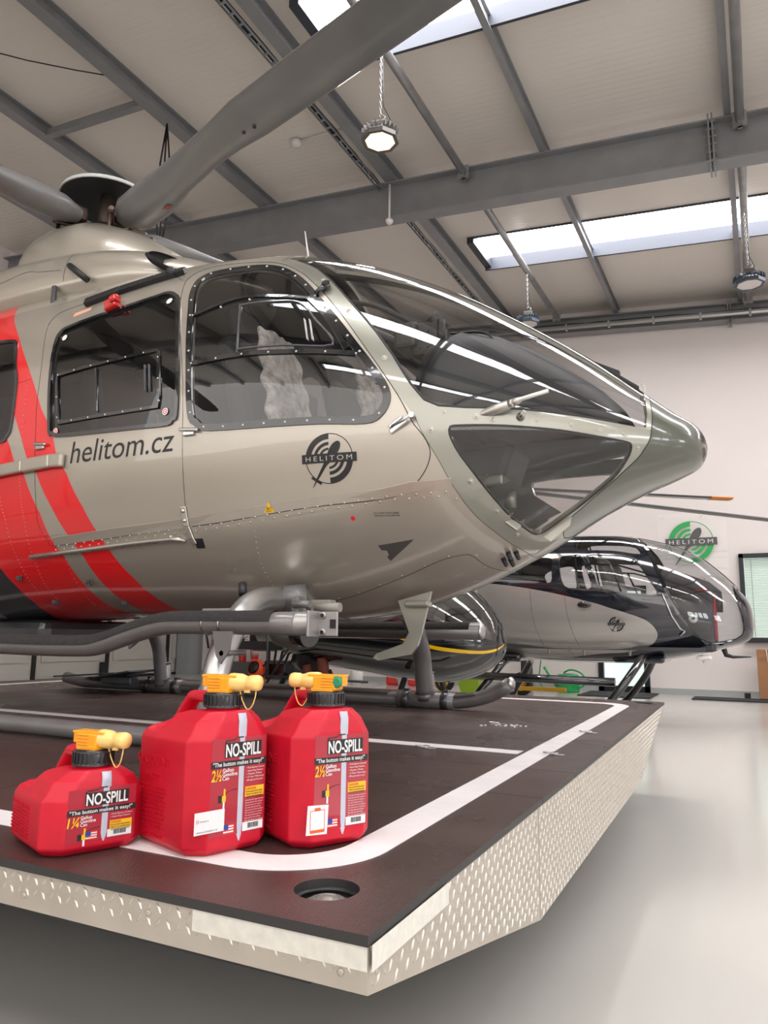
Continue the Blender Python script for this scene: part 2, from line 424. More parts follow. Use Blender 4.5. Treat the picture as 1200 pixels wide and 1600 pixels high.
# rafters (I beams across) and purlins (running towards the back wall)
gm = noise_var(mat('grey_beam_paint', (.27, .275, .285), .42, .35), 3, .08)
def ibeam(b, a, c, h, w, t=.02):
    a, c = Vector(a), Vector(c)
    b.bar(a + Vector((0, 0, h / 2 - t / 2)), c + Vector((0, 0, h / 2 - t / 2)), w, t)
    b.bar(a - Vector((0, 0, h / 2 - t / 2)), c - Vector((0, 0, h / 2 - t / 2)), w, t)
    b.bar(a, c, t * .7, h - 2 * t)
for k, (y, lab) in enumerate(((9.38, 'deep grey steel rafter crossing the middle of the hangar roof'), (15.15, 'grey steel rafter along the top of the white back wall'), (3.5, 'grey steel rafter overhead above the nearest helicopter'), (-2.6, 'grey steel rafter behind the place of the camera'))):
    r = empty('roof_beam', lab, 'beam', (XL, y, roof_z(XL) - .4))
    h = .58 if y < 15 else .34
    b = MB(); o = .22 + h / 2
    ibeam(b, (0, 0, .4 - o), (XR - XL, 0, .4 - o - .09 * (XR - XL)), h, .24); b.build('beam', gm, r)
    pl = MB(); x = 13.3
    for dx in (-.022, .022): pl.box((x + dx, 0, .4 - o - .09 * x), (.02, .26, h + .14))
    for dz in np.linspace(-h / 2 + .04, h / 2 - .02, 6):
        for s_ in (-.09, .09): pl.cyl((x - .06, s_, .4 - o - .09 * x + dz), (x + .06, s_, .4 - o - .09 * x + dz), .014, n=8)
    pl.build('splice_plate', gm, r)
PX = [(-11.2, 'far left purlin above the rotor hub'), (-9.03, 'second purlin from the left, joined by the short cross strut'), (-6.98, 'purlin passing over the big rotor blade at its root'), (-4.62, 'purlin carrying the dark cable tray left of the lit lamp'), (-2.30, 'purlin right of the lit lamp crossing the roof light'), (.0, 'purlin beside the dark lamp at the upper right'), (2.3, 'purlin beyond the right edge of the roof lights'), (4.6, 'purlin high over the right side'), (6.9, 'purlin next to the right wall')]
for x, lab in PX:
    w = .08 if x > -3 else .17
    b = MB(); z = roof_z(x) - .11
    ibeam(b, (0, YF, 0), (0, YB, 0), .2, w, .016)
    o = b.build('roof_purlin', gm); o.location = (x, 0, z); prop(o, 'grey steel ' + lab, 'beam', 'purlins under the ceiling sheets')
for x, lab in ((-3.45, 'round steel brace tube to the right of the lit lamp'), (.13, 'round steel brace tube over the hanging lamp at far right')):
    b = MB(); z = roof_z(x) - .30
    for (y0, y1) in ((-2.5, 3.45), (3.55, 9.3), (9.46, 14.78)):
        b.tube([(0, y0, 0), (0, y1, 0)], .055, 14)
        for y in (y0 + .03, y1 - .03): b.box((0, y, 0), (.16, .03, .2)); b.box((0, y, -.05), (.06, .12, .1))
    o = b.build('brace_tube', noise_var(mat('brace_tube_zinc', (.36, .36, .36), .4, .6), 5, .15)); o.location = (x, 0, z); prop(o, lab, 'brace')
b = MB(); b.bar((-8.95, 6.66, roof_z(-8.95) - .16), (-7.06, 6.62, roof_z(-7.06) - .16), .1, .1)
o = b.build('cross_strut', gm); prop(o, 'short grey strut bridging two purlins at upper left', 'brace')
b = MB(); b.bar((-10.2, 8.2, roof_z(-10.2) - .16), (-9.1, 8.4, roof_z(-9.1) - .2), .08, .08)
o = b.build('cross_strut', gm); prop(o, 'short grey strut behind the left rotor blade', 'brace')
# cable trays
def tray(name, a, c, lab, w=.12):
    a, c = Vector(a), Vector(c); r = empty(name, lab, 'cable tray', a); d = c - a; n = int(d.length / .16)
    b = MB(); sd = d.normalized().cross(Vector((0, 0, 1)))
    for s_ in (-w / 2, w / 2): b.bar(sd * s_, d + sd * s_, .012, .03)
    for i in range(n): b.bar(d * (i / n) - sd * w / 2, d * (i / n) + sd * w / 2, .03, .012)
    b.build('tray', GALV, r)
    for j in range(3):
        cb = MB(); rng = random.Random(j); pts = [d * (i / 60) + sd * (-w / 4 + j * w / 4 + rng.uniform(-.012, .012)) + Vector((0, 0, .03 + rng.uniform(-.008, .02))) for i in range(61)]
        cb.tube(pts, .016, 6); cb.build('cable', BLACK, r)
    return r
tray('cable_tray', (-4.82, -2, roof_z(-4.8) - .26), (-4.82, 15.0, roof_z(-4.8) - .26), 'narrow cable tray with dark cables along the purlin left of the lit lamp', .08)
tray('cable_tray', (-8, 14.93, 7.86), (6, 14.93, 6.60), 'galvanised cable tray with black cables running along the back wall under the rafter', .16)
tray('cable_tray', (-10.35, 2, roof_z(-10.3) - .3), (-10.35, 14.9, roof_z(-10.3) - .3), 'cable tray above the left rotor blade', .14)
b = MB(); b.tube([(-8.0, 14.75, 7.78), (6, 14.75, 6.52)], .035, 12)
for i in range(16):
    x = -7.5 + i * .85; b.box((x, 14.75, 7.78 - .09 * (x + 8)), (.04, .09, .12))
o = b.build('conduit_pipe', SILV); prop(o, 'steel conduit pipe clipped below the cable tray on the back wall', 'pipe')
# loose wires
b = MB(); b.tube([(-9.0, 4.2, 8.25)] + [(-9.0 + 2.0 * t, 4.2 + 2.0 * t, 8.25 - .10 * t - .10 * math.sin(math.pi * t)) for t in (.2, .4, .6, .8)] + [(-7., 6.2, 8.15)], .008, 6)
o = b.build('slack_wire', BLACK); prop(o, 'thin black wire slung under the ceiling at upper left', 'wire')
b = MB()
for dx in (0, .05, -.04): b.tube([(-6.97, 7.0, 8.02), (-6.97 + dx, 7.0 + dx, 7.4), (-6.97 + dx * 2, 7.0, 6.6), (-6.97 + dx, 7.0, 6.3)], .012, 6)
o = b.build('hanging_cable', BLACK); prop(o, 'black cable hanging from a purlin behind the rotor blade', 'wire')
# high-bay lamps on chains
alu = mat('lamp_grey', (.16, .15, .14), .5, .4); alud = mat('lamp_rim', (.06, .075, .10), .4, .3)
ledon = mat('led_lens_lit', (1, .85, .6), .4, emit=LAMPLIT, ecol=(1, .66, .36)); ledoff = mat('led_lens_off', (.70, .66, .63), .35)
def lamp(x, y, z, ztop, label, lit, rad=.21):
    r = empty('high_bay_lamp', label, 'lamp', (x, y, z), R(12), 'octagonal high-bay lamps hung under the roof')
    oc = lambda q, zz: [(q * math.cos(R(22.5 + 45 * i)), q * math.sin(R(22.5 + 45 * i)), zz) for i in range(8)]
    b = MB(); P = [oc(rad * .80, .0), oc(rad, 0), oc(rad * 1.0, .05), oc(rad * .8, .085), oc(.09, .10), oc(.09, .16)]
    b.grid(P, closed_v=True, smooth=False); b.poly(P[-1], [list(range(8))])
    for i in range(24):
        a = R(15 * i); b.box((rad * .62 * math.cos(a), rad * .62 * math.sin(a), .10), (.16, .008, .06), Matrix.Rotation(a, 3, 'Z'))
    for i in range(16):
        a = R(22.5 * i); b.cyl((rad * .86 * math.cos(a), rad * .86 * math.sin(a), 0), (rad * .86 * math.cos(a), rad * .86 * math.sin(a), -.006), .006, n=6)
    b.build('housing', alud if not lit else alu, r)
    b = MB(); b.poly(oc(rad * .80, .004), [list(range(8))]); b.build('lens', ledon if lit else ledoff, r, 'glowing warm lens' if lit else None)
    b = MB(); b.box((0, 0, .2), (.16, .1, .08), bevel=.01); b.build('driver_box', alu, r)
    b = MB(); b.tube([(.0, -.0, .24), (.06, 0, .30), (.0, 0, .34)], .006, 6)
    nl = int((ztop - z - .3) / .045)
    for i in range(nl):
        c = Vector((0, 0, .33 + i * .045)); M = Matrix.Rotation(R(90 * (i % 2)), 3, 'Z')
        b.tube([c + M @ Vector((.011 * math.cos(t), 0, .028 * math.sin(t))) for t in [2 * math.pi * j / 8 for j in range(8)]], .0045, 5, closed=True)
    b.build('chain', SILV, r)
    c = MB(); c.tube([(.02, .05, .22), (.10, .06, .30), (.03, .02, .45), (.015, .01, ztop - z)], .006, 6); c.build('power_cable', BLACK, r)
    if lit:
        ld = bpy.data.lights.new('bulb', 'SPOT'); ld.energy = 260; ld.color = (1, .82, .6); ld.shadow_soft_size = .15; ld.spot_size = R(150); ld.spot_blend = 1
        lo = bpy.data.objects.new('bulb_light', ld); COL.objects.link(lo); lo.parent = r; lo.location = (0, 0, -.03)
    return r
lamp(-3.45, 6.65, 6.42, 7.578, 'lit octagonal lamp glowing warm on its chain above the windshield', True)
lamp(.08, 4.75, 6.12, 7.2, 'unlit octagonal lamp with dark rim at the top right corner', False)
lamp(.13, 11.3, 6.05, 7.2, 'unlit octagonal lamp hanging on a chain in front of the roof light at right', False)
lamp(-3.45, 12.55, 6.60, 7.578, 'unlit octagonal lamp partly hidden behind the dark canopy', False)
# smoke detectors
wp = mat('white_plastic', (.72, .70, .67), .4)
def detector(x, y, z, zt, label):
    r = empty('smoke_detector', label, 'smoke detector', (x, y, z))
    b = MB(); b.lathe([(0, -.05), (.03, -.045), (.055, -.01), (.06, .02), (.05, .03), (0, .03)], n=20); b.build('detector_head', wp, r)
    b = MB(); b.tube([(0, 0, .02), (0, 0, zt - z)], .016, 8); b.build('drop_rod', wp, r)
detector(-4.60, 9.2, 7.12, 7.72, 'white smoke detector on a short rod hanging by the middle rafter')
r = empty('smoke_detector', 'white smoke detector on the ceiling sheet left of the cable tray', 'smoke detector', (-5.62, 8.2, roof_z(-5.62) - .06))
b = MB(); b.lathe([(0, -.05), (.05, -.045), (.075, -.01), (.08, .05), (0, .05)], n=20); b.build('detector_head', wp, r)
b = MB(); b.tube([(.05, 0, .03), (.85, -.02, -.02)], .016, 8); b.build('conduit', wp, r)
# ================================================================= LANDING PLATFORM
PZ = .61
edge_x = lambda y: -.55 - .0206 * (y - 1.064)
PXL, PY0, PY1 = -5.9, 1.056, 5.63
def cdt_fill(loops, z, mb, grid=None):
    """fill the first loop, leaving the others as holes"""
    V = []; E = []
    for lp in loops:
        n0 = len(V); V += [Vector(p) for p in lp]; E += [(n0 + i, n0 + (i + 1) % len(lp)) for i in range(len(lp))]
    v, e, f, *_ = geometry.delaunay_2d_cdt(V, E, [], 0, 1e-6)
    keep = []
    for t in f:
        c = sum((v[i] for i in t), Vector((0, 0))) / 3
        if inside(c, loops[0]) and not any(inside(c, h) for h in loops[1:]): keep.append(tuple(t))
    mb.poly([(p.x, p.y, z) for p in v], keep)
def inside(p, poly):
    x, y = p[0], p[1]; r = False; n = len(poly); j = n - 1
    for i in range(n):
        xi, yi = poly[i][0], poly[i][1]; xj, yj = poly[j][0], poly[j][1]
        if (yi > y) != (yj > y) and x < (xj - xi) * (y - yi) / (yj - yi) + xi: r = not r
        j = i
    return r
circ = lambda cx, cy, r, n=48: [(cx + r * math.cos(2 * math.pi * i / n), cy + r * math.sin(2 * math.pi * i / n)) for i in range(n)]
plat = empty('landing_platform', 'brown phenolic plywood landing platform edged with aluminium checker plate, carrying the grey helicopter', 'platform')
deck = noise_var(mat('brown_phenolic_ply', (.060, .036, .032), .33), 2.2, .22, .12, .25, 260)
edgem = mat('ply_edge', (.028, .026, .026), .5)
cups = [(-.71, 1.205, .058), (-.755, 5.47, .058)]
seams = [1.056, 2.125, 2.56, 4.2, 5.63]
for k, (y0, y1) in enumerate(zip(seams, seams[1:])):
    g = .0018; y0 += g if k else 0; y1 -= g if k < 3 else 0
    split = (-1.95, -3.6) if k in (0, 2) else (-2.6,)
    xs = [PXL] + sorted(split) + [None]
    for q in range(len(xs) - 1):
        xa = xs[q] + (g if q else 0)
        ra, rb = (edge_x(y0), edge_x(y1)) if xs[q + 1] is None else (xs[q + 1] - g,) * 2
        loop = [(xa, y0), (ra, y0), (rb, y1), (xa, y1)]
        holes = [circ(*c) for c in cups if y0 < c[1] < y1 and xs[q + 1] is None]
        b = MB(); cdt_fill([loop] + holes, PZ, b); b.mi = 1; cdt_fill([loop] + holes, PZ - .016, b)
        for lp in [loop] + holes:
            n = len(lp); b.poly([(x, y, PZ) for x, y in lp] + [(x, y, PZ - .016) for x, y in lp], [(i, (i + 1) % n, n + (i + 1) % n, n + i) for i in range(n)])
        b.build('deck_board', [deck, edgem], plat)
# white border line, laid 0.8 mm proud
wl = noise_var(mat('white_line_paint', (.74, .70, .70), .5), 9, .06)
def rrect(x0, x1f, y0, y1, r, n=14):
    pts = []
    for cx, cy, a0 in ((x1f(y0) - r, y0 + r, -90), (x1f(y1) - r, y1 - r, 0), (x0 + r, y1 - r, 90), (x0 + r, y0 + r, 180)):
        pts += [(cx + r * math.cos(R(a0 + 90 * i / n)), cy + r * math.sin(R(a0 + 90 * i / n))) for i in range(n + 1)]
    return pts
def ringline(o, i, z, t, mb):
    n = len(o); V = [(x, y, z + t) for x, y in o] + [(x, y, z + t) for x, y in i] + [(x, y, z) for x, y in o] + [(x, y, z) for x, y in i]
    F = []
    for k in range(n):
        j = (k + 1) % n; F += [(k, j, n + j, n + k), (2 * n + k, 2 * n + j, j, k), (n + k, n + j, 3 * n + j, 3 * n + k)]
    mb.poly(V, F)
b = MB()
ringline(rrect(-5.65, lambda y: edge_x(y) - .165, 1.222, 5.34, .23), rrect(-5.56, lambda y: edge_x(y) - .255, 1.318, 5.25, .15), PZ + .0002, .0008, b)
b.box(((-5.56 - .86) / 2, 2.89, PZ + .0006), (4.70, .085, .0008))
b.build('white_border_line', wl, plat)
# recessed wells with a ribbed steel castor
for (cx, cy, r) in cups:
    b = MB(); b.lathe([(r, PZ - .016), (r, PZ - .02), (r - .003, PZ - .055), (0, PZ - .056)], (cx, cy, 0), 40)
    b.lathe([(r + .001, PZ - .014), (r - .006, PZ - .016), (r - .007, PZ - .020), (r + .001, PZ - .022)], (cx, cy, 0), 40); w = b.build('recess_well', BLACK, plat)
    b = MB(); b.lathe([(0, PZ - .010), (.010, PZ - .010), (.012, PZ - .013), (.03, PZ - .014), (.034, PZ - .020), (.036, PZ - .055)], (cx + .004, cy - .006, 0), 28)
    for i in range(34):
        a = 2 * math.pi * i / 34; b.bar((cx + .004 + .020 * math.cos(a), cy - .006 + .020 * math.sin(a), PZ - .013), (cx + .004 + .046 * math.cos(a + .1), cy - .006 + .046 * math.sin(a + .1), PZ - .024), .003, .004)
    b.build('ribbed_castor', mat('dusty_steel', (.30, .28, .26), .4, .5), w)
# tread-plate skirts
tread = noise_var(mat('aluminium_checker_plate', (.50, .45, .385), .36, .45), 12, .06)
bright = mat('polished_ridge_glint', (.58, .55, .50), .3, .6)  # ridges coloured brighter than the plate to carry their glints
def lozenges(mb, O, U, Vv, N, w, hfun, p=.022):
    """raised alternating bars over a w x h panel; O origin, U/Vv in-plane, N normal"""
    O, U, Vv, N = map(Vector, (O, U, Vv, N)); nu = int(w / p); V = []; F = []; mb.mi = 1
    for i in range(nu):
        u = (i + .5) * p; z0, z1 = hfun(u)
        j0 = int(z0 / p) - 1; j1 = int(z1 / p) + 1
        for j in range(j0, j1):
            for (du, dv, sg) in ((0, 0, 1), ):
                sg = 1 if (i + j) % 2 else -1
                cu, cv = u, (j + .5) * p
                if cv - .008 < z0 or cv + .008 > z1: continue
                a = R(58) * sg; ca, sa = math.cos(a), math.sin(a); l, ww, h = .0105, .0029, .0023
                n0 = len(V)
                for (x, y, z) in ((-l, 0, 0), (0, -ww, 0), (l, 0, 0), (0, ww, 0), (-l * .55, 0, h), (l * .55, 0, h)):
                    V.append(O + U * (cu + x * ca - y * sa) + Vv * (cv + x * sa + y * ca) + N * z)
                F += [(n0, n0 + 1, n0 + 4), (n0 + 1, n0 + 5, n0 + 4), (n0 + 1, n0 + 2, n0 + 5), (n0 + 2, n0 + 3, n0 + 5), (n0 + 3, n0 + 4, n0 + 5), (n0 + 3, n0, n0 + 4)]
    mb.poly(V, F); mb.mi = 0
zt = PZ - .016
b = MB(); yf = PY0 + .008; xr = edge_x(1.06) - .004
b.prism([(PXL, yf, zt), (xr, yf, zt), (xr, yf, .525), (PXL, yf, .525)], (0, .004, 0))
lozenges(b, (PXL, yf, .525), (1, 0, 0), (0, 0, 1), (0, -1, 0), xr - PXL, lambda u: (.003, zt - .526))
for x in (-.60, -.985, -1.30, -1.45, -2.2, -3.0): b.lathe([(.006, 0), (.0055, .002), (.002, .003), (0, .002)], (x, yf - .0002, .549 + (.02 if x in (-.985,) else 0)), 12, Matrix.Rotation(R(90), 3, 'X'))
b.build('front_checker_plate', [tread, bright], plat)
zbot = lambda y: .525 - (.217) * (y - 1.064) / (2.094 - 1.064) if y < 2.094 else (.308 if y < 4.25 else .308 + (y - 4.25) * .205)
def side_panel(ya, yb, name):
    b = MB(); n = max(2, int((yb - ya) / .3)); ys = [ya + (yb - ya) * i / n for i in range(n + 1)]
    X = lambda y: edge_x(y) - .004
    P = [(X(y), y, zt) for y in ys] + [(X(y), y, zbot(y) + (.0 if y < 2.095 or yb < 2.2 else 0)) for y in ys][::-1]
    b.prism(P, (-.004, 0, 0))
    sl = Vector((-.0206, 1, 0)).normalized()
    lozenges(b, (X(ya), ya, 0), sl, (0, 0, 1), (1, .0206, 0), yb - ya, lambda u: (zbot(ya + u) + .002, zt - .001))
    for y in (ya + .03, yb - .04):
        for z in (zt - .03, zbot(y) + .03): b.lathe([(.006, 0), (.0055, .002), (.002, .003), (0, .002)], (X(y), y, z), 12, Matrix.Rotation(R(90), 3, 'Y'))
    b.build(name, [tread, bright], plat)
side_panel(1.066, 2.090, 'side_checker_plate'); side_panel(2.094, 4.25, 'side_checker_plate'); side_panel(4.254, 5.60, 'side_checker_plate')
tape = noise_var(mat('reflective_tape', (.70, .68, .61), .35), 60, .07)
b = MB(); b.box(((-.885 + xr) / 2, yf - .002, .5765), (.885 + xr, .0012, .037)); b.build('reflective_tape', tape, plat)
b = MB(); b.box((xr + .0035, 1.225, .5765), (.0012, .32, .037), Matrix.Rotation(R(1.18), 3, 'Z')); b.build('reflective_tape', tape, plat)
# dark chassis below
ch = mat('black_chassis', (.018, .018, .018), .55)
b = MB()
for (p, q, r_, s_) in (((1.075, .522), (2.095, .305), (2.095, .300), (1.075, .516)), ((2.095, .305), (4.25, .305), (4.25, .30), (2.095, .30)), ((4.25, .305), (5.6, .58), (5.6, .575), (4.25, .30))):
    b.prism([(PXL, *p), (PXL, *q), (PXL, *r_), (PXL, *s_)], (-PXL - .66, 0, 0))
for x in (-5.3, -3.2, -1.5): b.box((x, 3.3, .28), (.12, 2.4, .16))
for y in (2.2, 3.3, 4.4): b.box((-3.3, y, .25), (4.2, .1, .1))
b.box(((-5.8 - 2.0) / 2, 3.2, .22), (3.8, 2.0, .3)); b.build('chassis', ch, plat)  # large inner box added to deepen the dark under the deck
for x in (-4.9, -1.7):
    for y in (2.5, 4.1):
        b = MB(); M = Matrix.Rotation(R(90), 3, 'X'); b.lathe([(.0, -.05), (.12, -.05), (.15, -.03), (.15, .03), (.12, .05), (0, .05)], (x, y, .15), 28, M)
        w = b.build('wheel', BLACK, plat)
        f = MB(); f.bar((x, y, .15), (x, y, .31), .07, .07); f.build('wheel_fork', ch, w)
# folding tie-down rings
for (x, y) in ((-.737, 3.625), (-.716, 2.90), (-1.217, 3.73), (-1.20, 2.80)):
    b = MB(); b.box((x, y, PZ + .003), (.05, .03, .004), bevel=.001)
    b.tube([(x - .028 + .028 * math.cos(t), y + .018 * math.sin(t), PZ + .008) for t in [2 * math.pi * i / 16 for i in range(16)]], .003, 6, closed=True)
    b.build('tie_down_ring', STEEL, plat)
b = MB()
for _ in range(26):
    x, y = random.gauss(-1.16, .06), random.gauss(3.70, .03); s_ = random.uniform(.003, .010); b.box((x, y, PZ + s_ * .3), (s_ * 1.5, s_, s_ * .6), Matrix.Rotation(random.random() * 3, 3, 'Z'))
o = b.build('plaster_crumbs', mat('white_crumb', (.7, .68, .64), .8)); prop(o, 'white crumbs scattered on the brown deck past the skid', 'debris', kind='stuff')
# ================================================================= GAS CANS
canred = noise_var(mat('red_polyethylene', (.56, .007, .026), .42, 0, .1, .3, spec=.35), 30, .05)
lblred = mat('label_red', (.40, .012, .03), .3, 0, .5)
lblblk = mat('label_black', (.015, .015, .015), .35)
lblwht = mat('label_white', (.80, .80, .80), .4)
lblyel = mat('label_yellow', (.85, .50, .02), .4)
lblblu = mat('label_blue', (.03, .05, .30), .4)
lblred2 = mat('label_signal_red', (.7, .04, .02), .4)
capblk = mat('cap_black', (.012, .012, .014), .3, 0, .3)
nozyel = mat('nozzle_orange', (.90, .36, .008), .35, 0, .3)
spoyel = mat('spout_pale_yellow', (.92, .62, .20), .3, 0, .3)
spoyel.node_tree.nodes['Principled BSDF'].inputs['Subsurface Weight'].default_value = .0
stripm = mat('level_strip', (.50, .53, .62), .35, 0, .3)
greenb = mat('green_button', (.02, .25, .12), .35)
def can_body_mesh(w, d, h):
    """blow-moulded body: chamfered column, wedge-shaped top, grip opening, neck"""
    hw, hd = w / 2, d / 2
    def ring(x0, x1, y, z, c, z1=None):
        """octagon; z at the back x0, z1 at the front x1"""
        z1 = z if z1 is None else z1
        P = [(x0 + c * .6, -y), (x1 - c, -y), (x1, -y + c), (x1, y - c), (x1 - c, y), (x0 + c * .6, y), (x0, y - c * .6), (x0, -y + c * .6)]
        return [(a, b, z + (z1 - z) * (a - x0) / (x1 - x0)) for a, b in P]
    b = MB()
    rings = [ring(-hd + .014, hd - .014, hw - .014, 0, .028), ring(-hd, hd, hw, .014, .036), ring(-hd, hd, hw, h - .006, .038, h - .000), ring(-hd + .008, hd - .0, hw - .008, h + .010, .036),
             ring(-.072, hd - .002, hw - .022, h + .034, .036, h + .036), ring(-.004, hd - .010, .052, h + .052, .026, h + .057)]
    b.grid([[Vector(p) for p in r_] for r_ in rings], closed_v=True, smooth=False)
    b.poly(rings[0], [list(range(8))]); b.poly(rings[-1], [list(range(8))])
    bmesh.ops.remove_doubles(b.bm, verts=b.bm.verts[:], dist=1e-5)
    bmesh.ops.recalc_face_normals(b.bm, faces=b.bm.faces[:])
    body = b.build('tmp', canred)
    def cutter(fn):
        c = MB(); fn(c); o = c.build('cut', canred); m = body.modifiers.new('b', 'BOOLEAN'); m.operation = 'DIFFERENCE'; m.solver = 'EXACT'; m.object = o; return o
    def add(fn):
        c = MB(); fn(c); o = c.build('add', canred); m = body.modifiers.new('b', 'BOOLEAN'); m.operation = 'UNION'; m.solver = 'EXACT'; m.object = o; return o
    ax = -.028
    def hb(c):
        pts = [(.045, h + .070), (-.020, h + .078), (-.056, h + .076), (-.080, h + .052), (-.108, h + .012), (-.112, h - .02)]
        wd = [.036, .036, .038, .042, .056, .07]; P = []
        for i, (x, z) in enumerate(pts):
            a = Vector((pts[max(i - 1, 0)][0], 0, pts[max(i - 1, 0)][1])); q = Vector((pts[min(i + 1, 5)][0], 0, pts[min(i + 1, 5)][1])); t = (q - a).normalized(); n = Vector((t.z, 0, -t.x)) * -1
            P.append([Vector((x, 0, z)) + n * (.0125 * math.sin(u)) * 1.1 + Vector((0, wd[i] / 2 * math.cos(u), 0)) for u in [2 * math.pi * k / 16 for k in range(16)]])
        c.grid(P, closed_v=True, smooth=False); c.poly(P[0], [list(range(16))]); c.poly(P[-1], [list(range(16))])
    tmp = [add(hb), cutter(lambda c: c.ball((-.066, -.078, h + .030), 1, 20, (.050, .040, .026))), cutter(lambda c: c.ball((-.066, .078, h + .030), 1, 20, (.050, .040, .026))),
           add(lambda c: c.lathe([(0, h + .03), (.040, h + .03), (.035, h + .058), (.035, h + .072), (0, h + .072)], (.062, 0, 0), 32))]
    m = body.modifiers.new('r', 'REMESH'); m.mode = 'VOXEL'; m.voxel_size = .0026; m.use_smooth_shade = True
    m = body.modifiers.new('s', 'SMOOTH'); m.factor = .5; m.iterations = 9
    dg = bpy.context.evaluated_depsgraph_get(); dg.update()
    me = bpy.data.meshes.new_from_object(body.evaluated_get(dg)); me.name = 'can_body'
    for o in [body] + tmp: bpy.data.objects.remove(o)
    for p in me.polygons: p.use_smooth = True
    return me
CANMESH = {}
def gas_can(x, y, yaw, big, label, noz, sticker=None, button=False):
    w, d, h = (.200, .250, .222) if big else (.212, .235, .104)
    r = empty('gas_can', label, 'gas can', (x, y, PZ + .0005), R(yaw), 'red plastic gas cans on the platform corner')
    if big not in CANMESH: CANMESH[big] = can_body_mesh(w, d, h)
    body = bpy.data.objects.new('can_body', CANMESH[big]); COL.objects.link(body); body.parent = r
    fx = d / 2
    # neck cap with ribs
    cx = .062; cz = h + .062
    b = MB(); b.lathe([(.028, cz), (.039, cz), (.0405, cz + .003), (.0405, cz + .025), (.038, cz + .030), (0, cz + .031)], (cx, 0, 0), 40)
    b.lathe([(.042, cz - .001), (.042, cz + .004), (.040, cz + .005)], (cx, 0, 0), 40)
    for i in range(26):
        a = 2 * math.pi * i / 26; b.box((cx + .0405 * math.cos(a), .0405 * math.sin(a), cz + .014), (.004, .0045, .023), Matrix.Rotation(a, 3, 'Z'))
    cap = b.build('screw_cap', capblk, r)
    # nozzle: orange block, pale spout, tether
    nz = cz + .030; Rn = Matrix.Rotation(R(noz), 3, 'Z'); O = Vector((cx, 0, nz))
    T = lambda v: O + Rn @ Vector(v)
    b = MB(); b.box(T((0, 0, .003)), (.052, .050, .008), Rn, .001)
    b.box(T((-.004, 0, .017)), (.056, .042, .030), Rn, .003)
    b.box(T((-.004, 0, .0335)), (.086, .034, .005), Rn, .0015)
    b.box(T((-.036, 0, .022)), (.020, .030, .022), Rn, .002)
    for k in range(4):
        for s_ in (-1, 1): b.box(T((-.012, s_ * .022, .010 + k * .0065)), (.030, .004, .0028), Rn, .0008)
    nb = b.build('nozzle_block', nozyel, r)
    b = MB(); ax = Matrix((Rn @ Vector((0, 0, 1)), Rn @ Vector((0, 1, 0)), Rn @ Vector((1, 0, 0)))).transposed()
    b.lathe([(0, .016), (.0185, .016), (.0195, .024), (.0185, .044), (.0150, .054), (.0135, .062), (.0160, .066), (.0168, .082), (.0150, .088), (0, .090)], T((0, 0, .021)), 28, ax)
    b.box(T((.058, 0, .006)), (.014, .004, .012), Rn)
    sp = b.build('spout', spoyel, nb)
    b = MB(); b.tube([T(p) for p in smoothpts([(.040, .0, .004), (.043, .004, -.014), (.055, .006, -.034), (.068, .004, -.028), (.078, 0, -.008), (.080, 0, .010)], 6)], .0014, 8); b.build('tether', spoyel, sp)
    if button:
        b = MB(); M2 = Matrix((Rn @ Vector((0, 0, -1)), Rn @ Vector((0, 1, 0)), Rn @ Vector((-1, 0, 0)))).transposed()
        s_ = Rn @ Vector((0, 1, 0))
        b.lathe([(0, .0), (.013, 0), (.0125, .004), (.006, .005), (0, .003)], T((-.034, .0165, .021)), 24, Matrix((Rn @ Vector((1, 0, 0)), Rn @ Vector((0, 0, 1)), s_ )).transposed())
        b.build('trigger_button', greenb, nb)
    # level strip down the front
    zt_, zb_ = h + .052, .022; top_ = h + .03
    sy = .010
    def front(y, z, o=.0):   # point on the front face, rolling back at the top
        q = max(0, z - (h + .040)); return (fx - .0005 - q * .45 + o, y, z)
    b = MB(); n = 16; P = []
    for i in range(n + 1):
        z = zb_ + (zt_ - zb_) * i / n; ww = .0100 if i > 1 else (.0100 * (.15, .75)[i])
        P.append([Vector(front(sy + ww * math.cos(a), z, (.0013 if z < top_ else .0045) * math.sin(a) + .0)) for a in [math.pi * j / 8 for j in range(9)]])
    b.grid(P); b.build('level_strip', stripm, r)
    # printed label
    s = 1.0; lz = h - .070 if big else h - .060; hh = .145 if big else .095; lw = .132 if big else .138
    M = lambda dx: (lambda a, c: (fx + dx + .0006, a, c))
    top = h + .004 if big else h + .022
    bot = top - (.190 if big else .102)
    L_ = -lw / 2 + .004
    b = MB(); b.box((fx + .0002, 0.004, (top + bot) / 2), (.0006, lw, top - bot)); lab = b.build('label', lblred, r)
    bb = MB(); bw = MB(); by = MB(); bu = MB(); br = MB()
    sc = 1. if big else .86
    ty = top - .037 * sc
    bb.box((fx + .0010, .013, ty + .0125 * sc), (.0004, .090, .030 * sc), bevel=.00015)
    bb.tube([(fx + .0012, -.031, ty + .026 * sc), (fx + .0012, -.029, ty + .032 * sc), (fx + .0012, -.008, ty + .033 * sc), (fx + .0012, -.004, ty + .037 * sc), (fx + .0012, .012, ty + .037 * sc)], .0012, 6)
    add_text(bw, 'NO-SPILL', width=.086, height=.026 * sc, M=M(.0013), bold=.022, x0=-.030, y0=ty)
    by0 = ty - .018 * sc
    bb.box((fx + .0008, .004, by0 + .0035), (.0004, lw + .002, .0135 * sc))
    add_text(bw, '"The button makes it easy!"', width=lw - .010, height=.0085 * sc, M=M(.0013), bold=.012, x0=L_ + .003, y0=by0 + .0005)
    cy0 = by0 - .027 * sc
    add_text(by, '2½' if big else '1¼', width=.024, height=.022 * sc, M=M(.0012), bold=.02, shear=.15, x0=L_, y0=cy0)
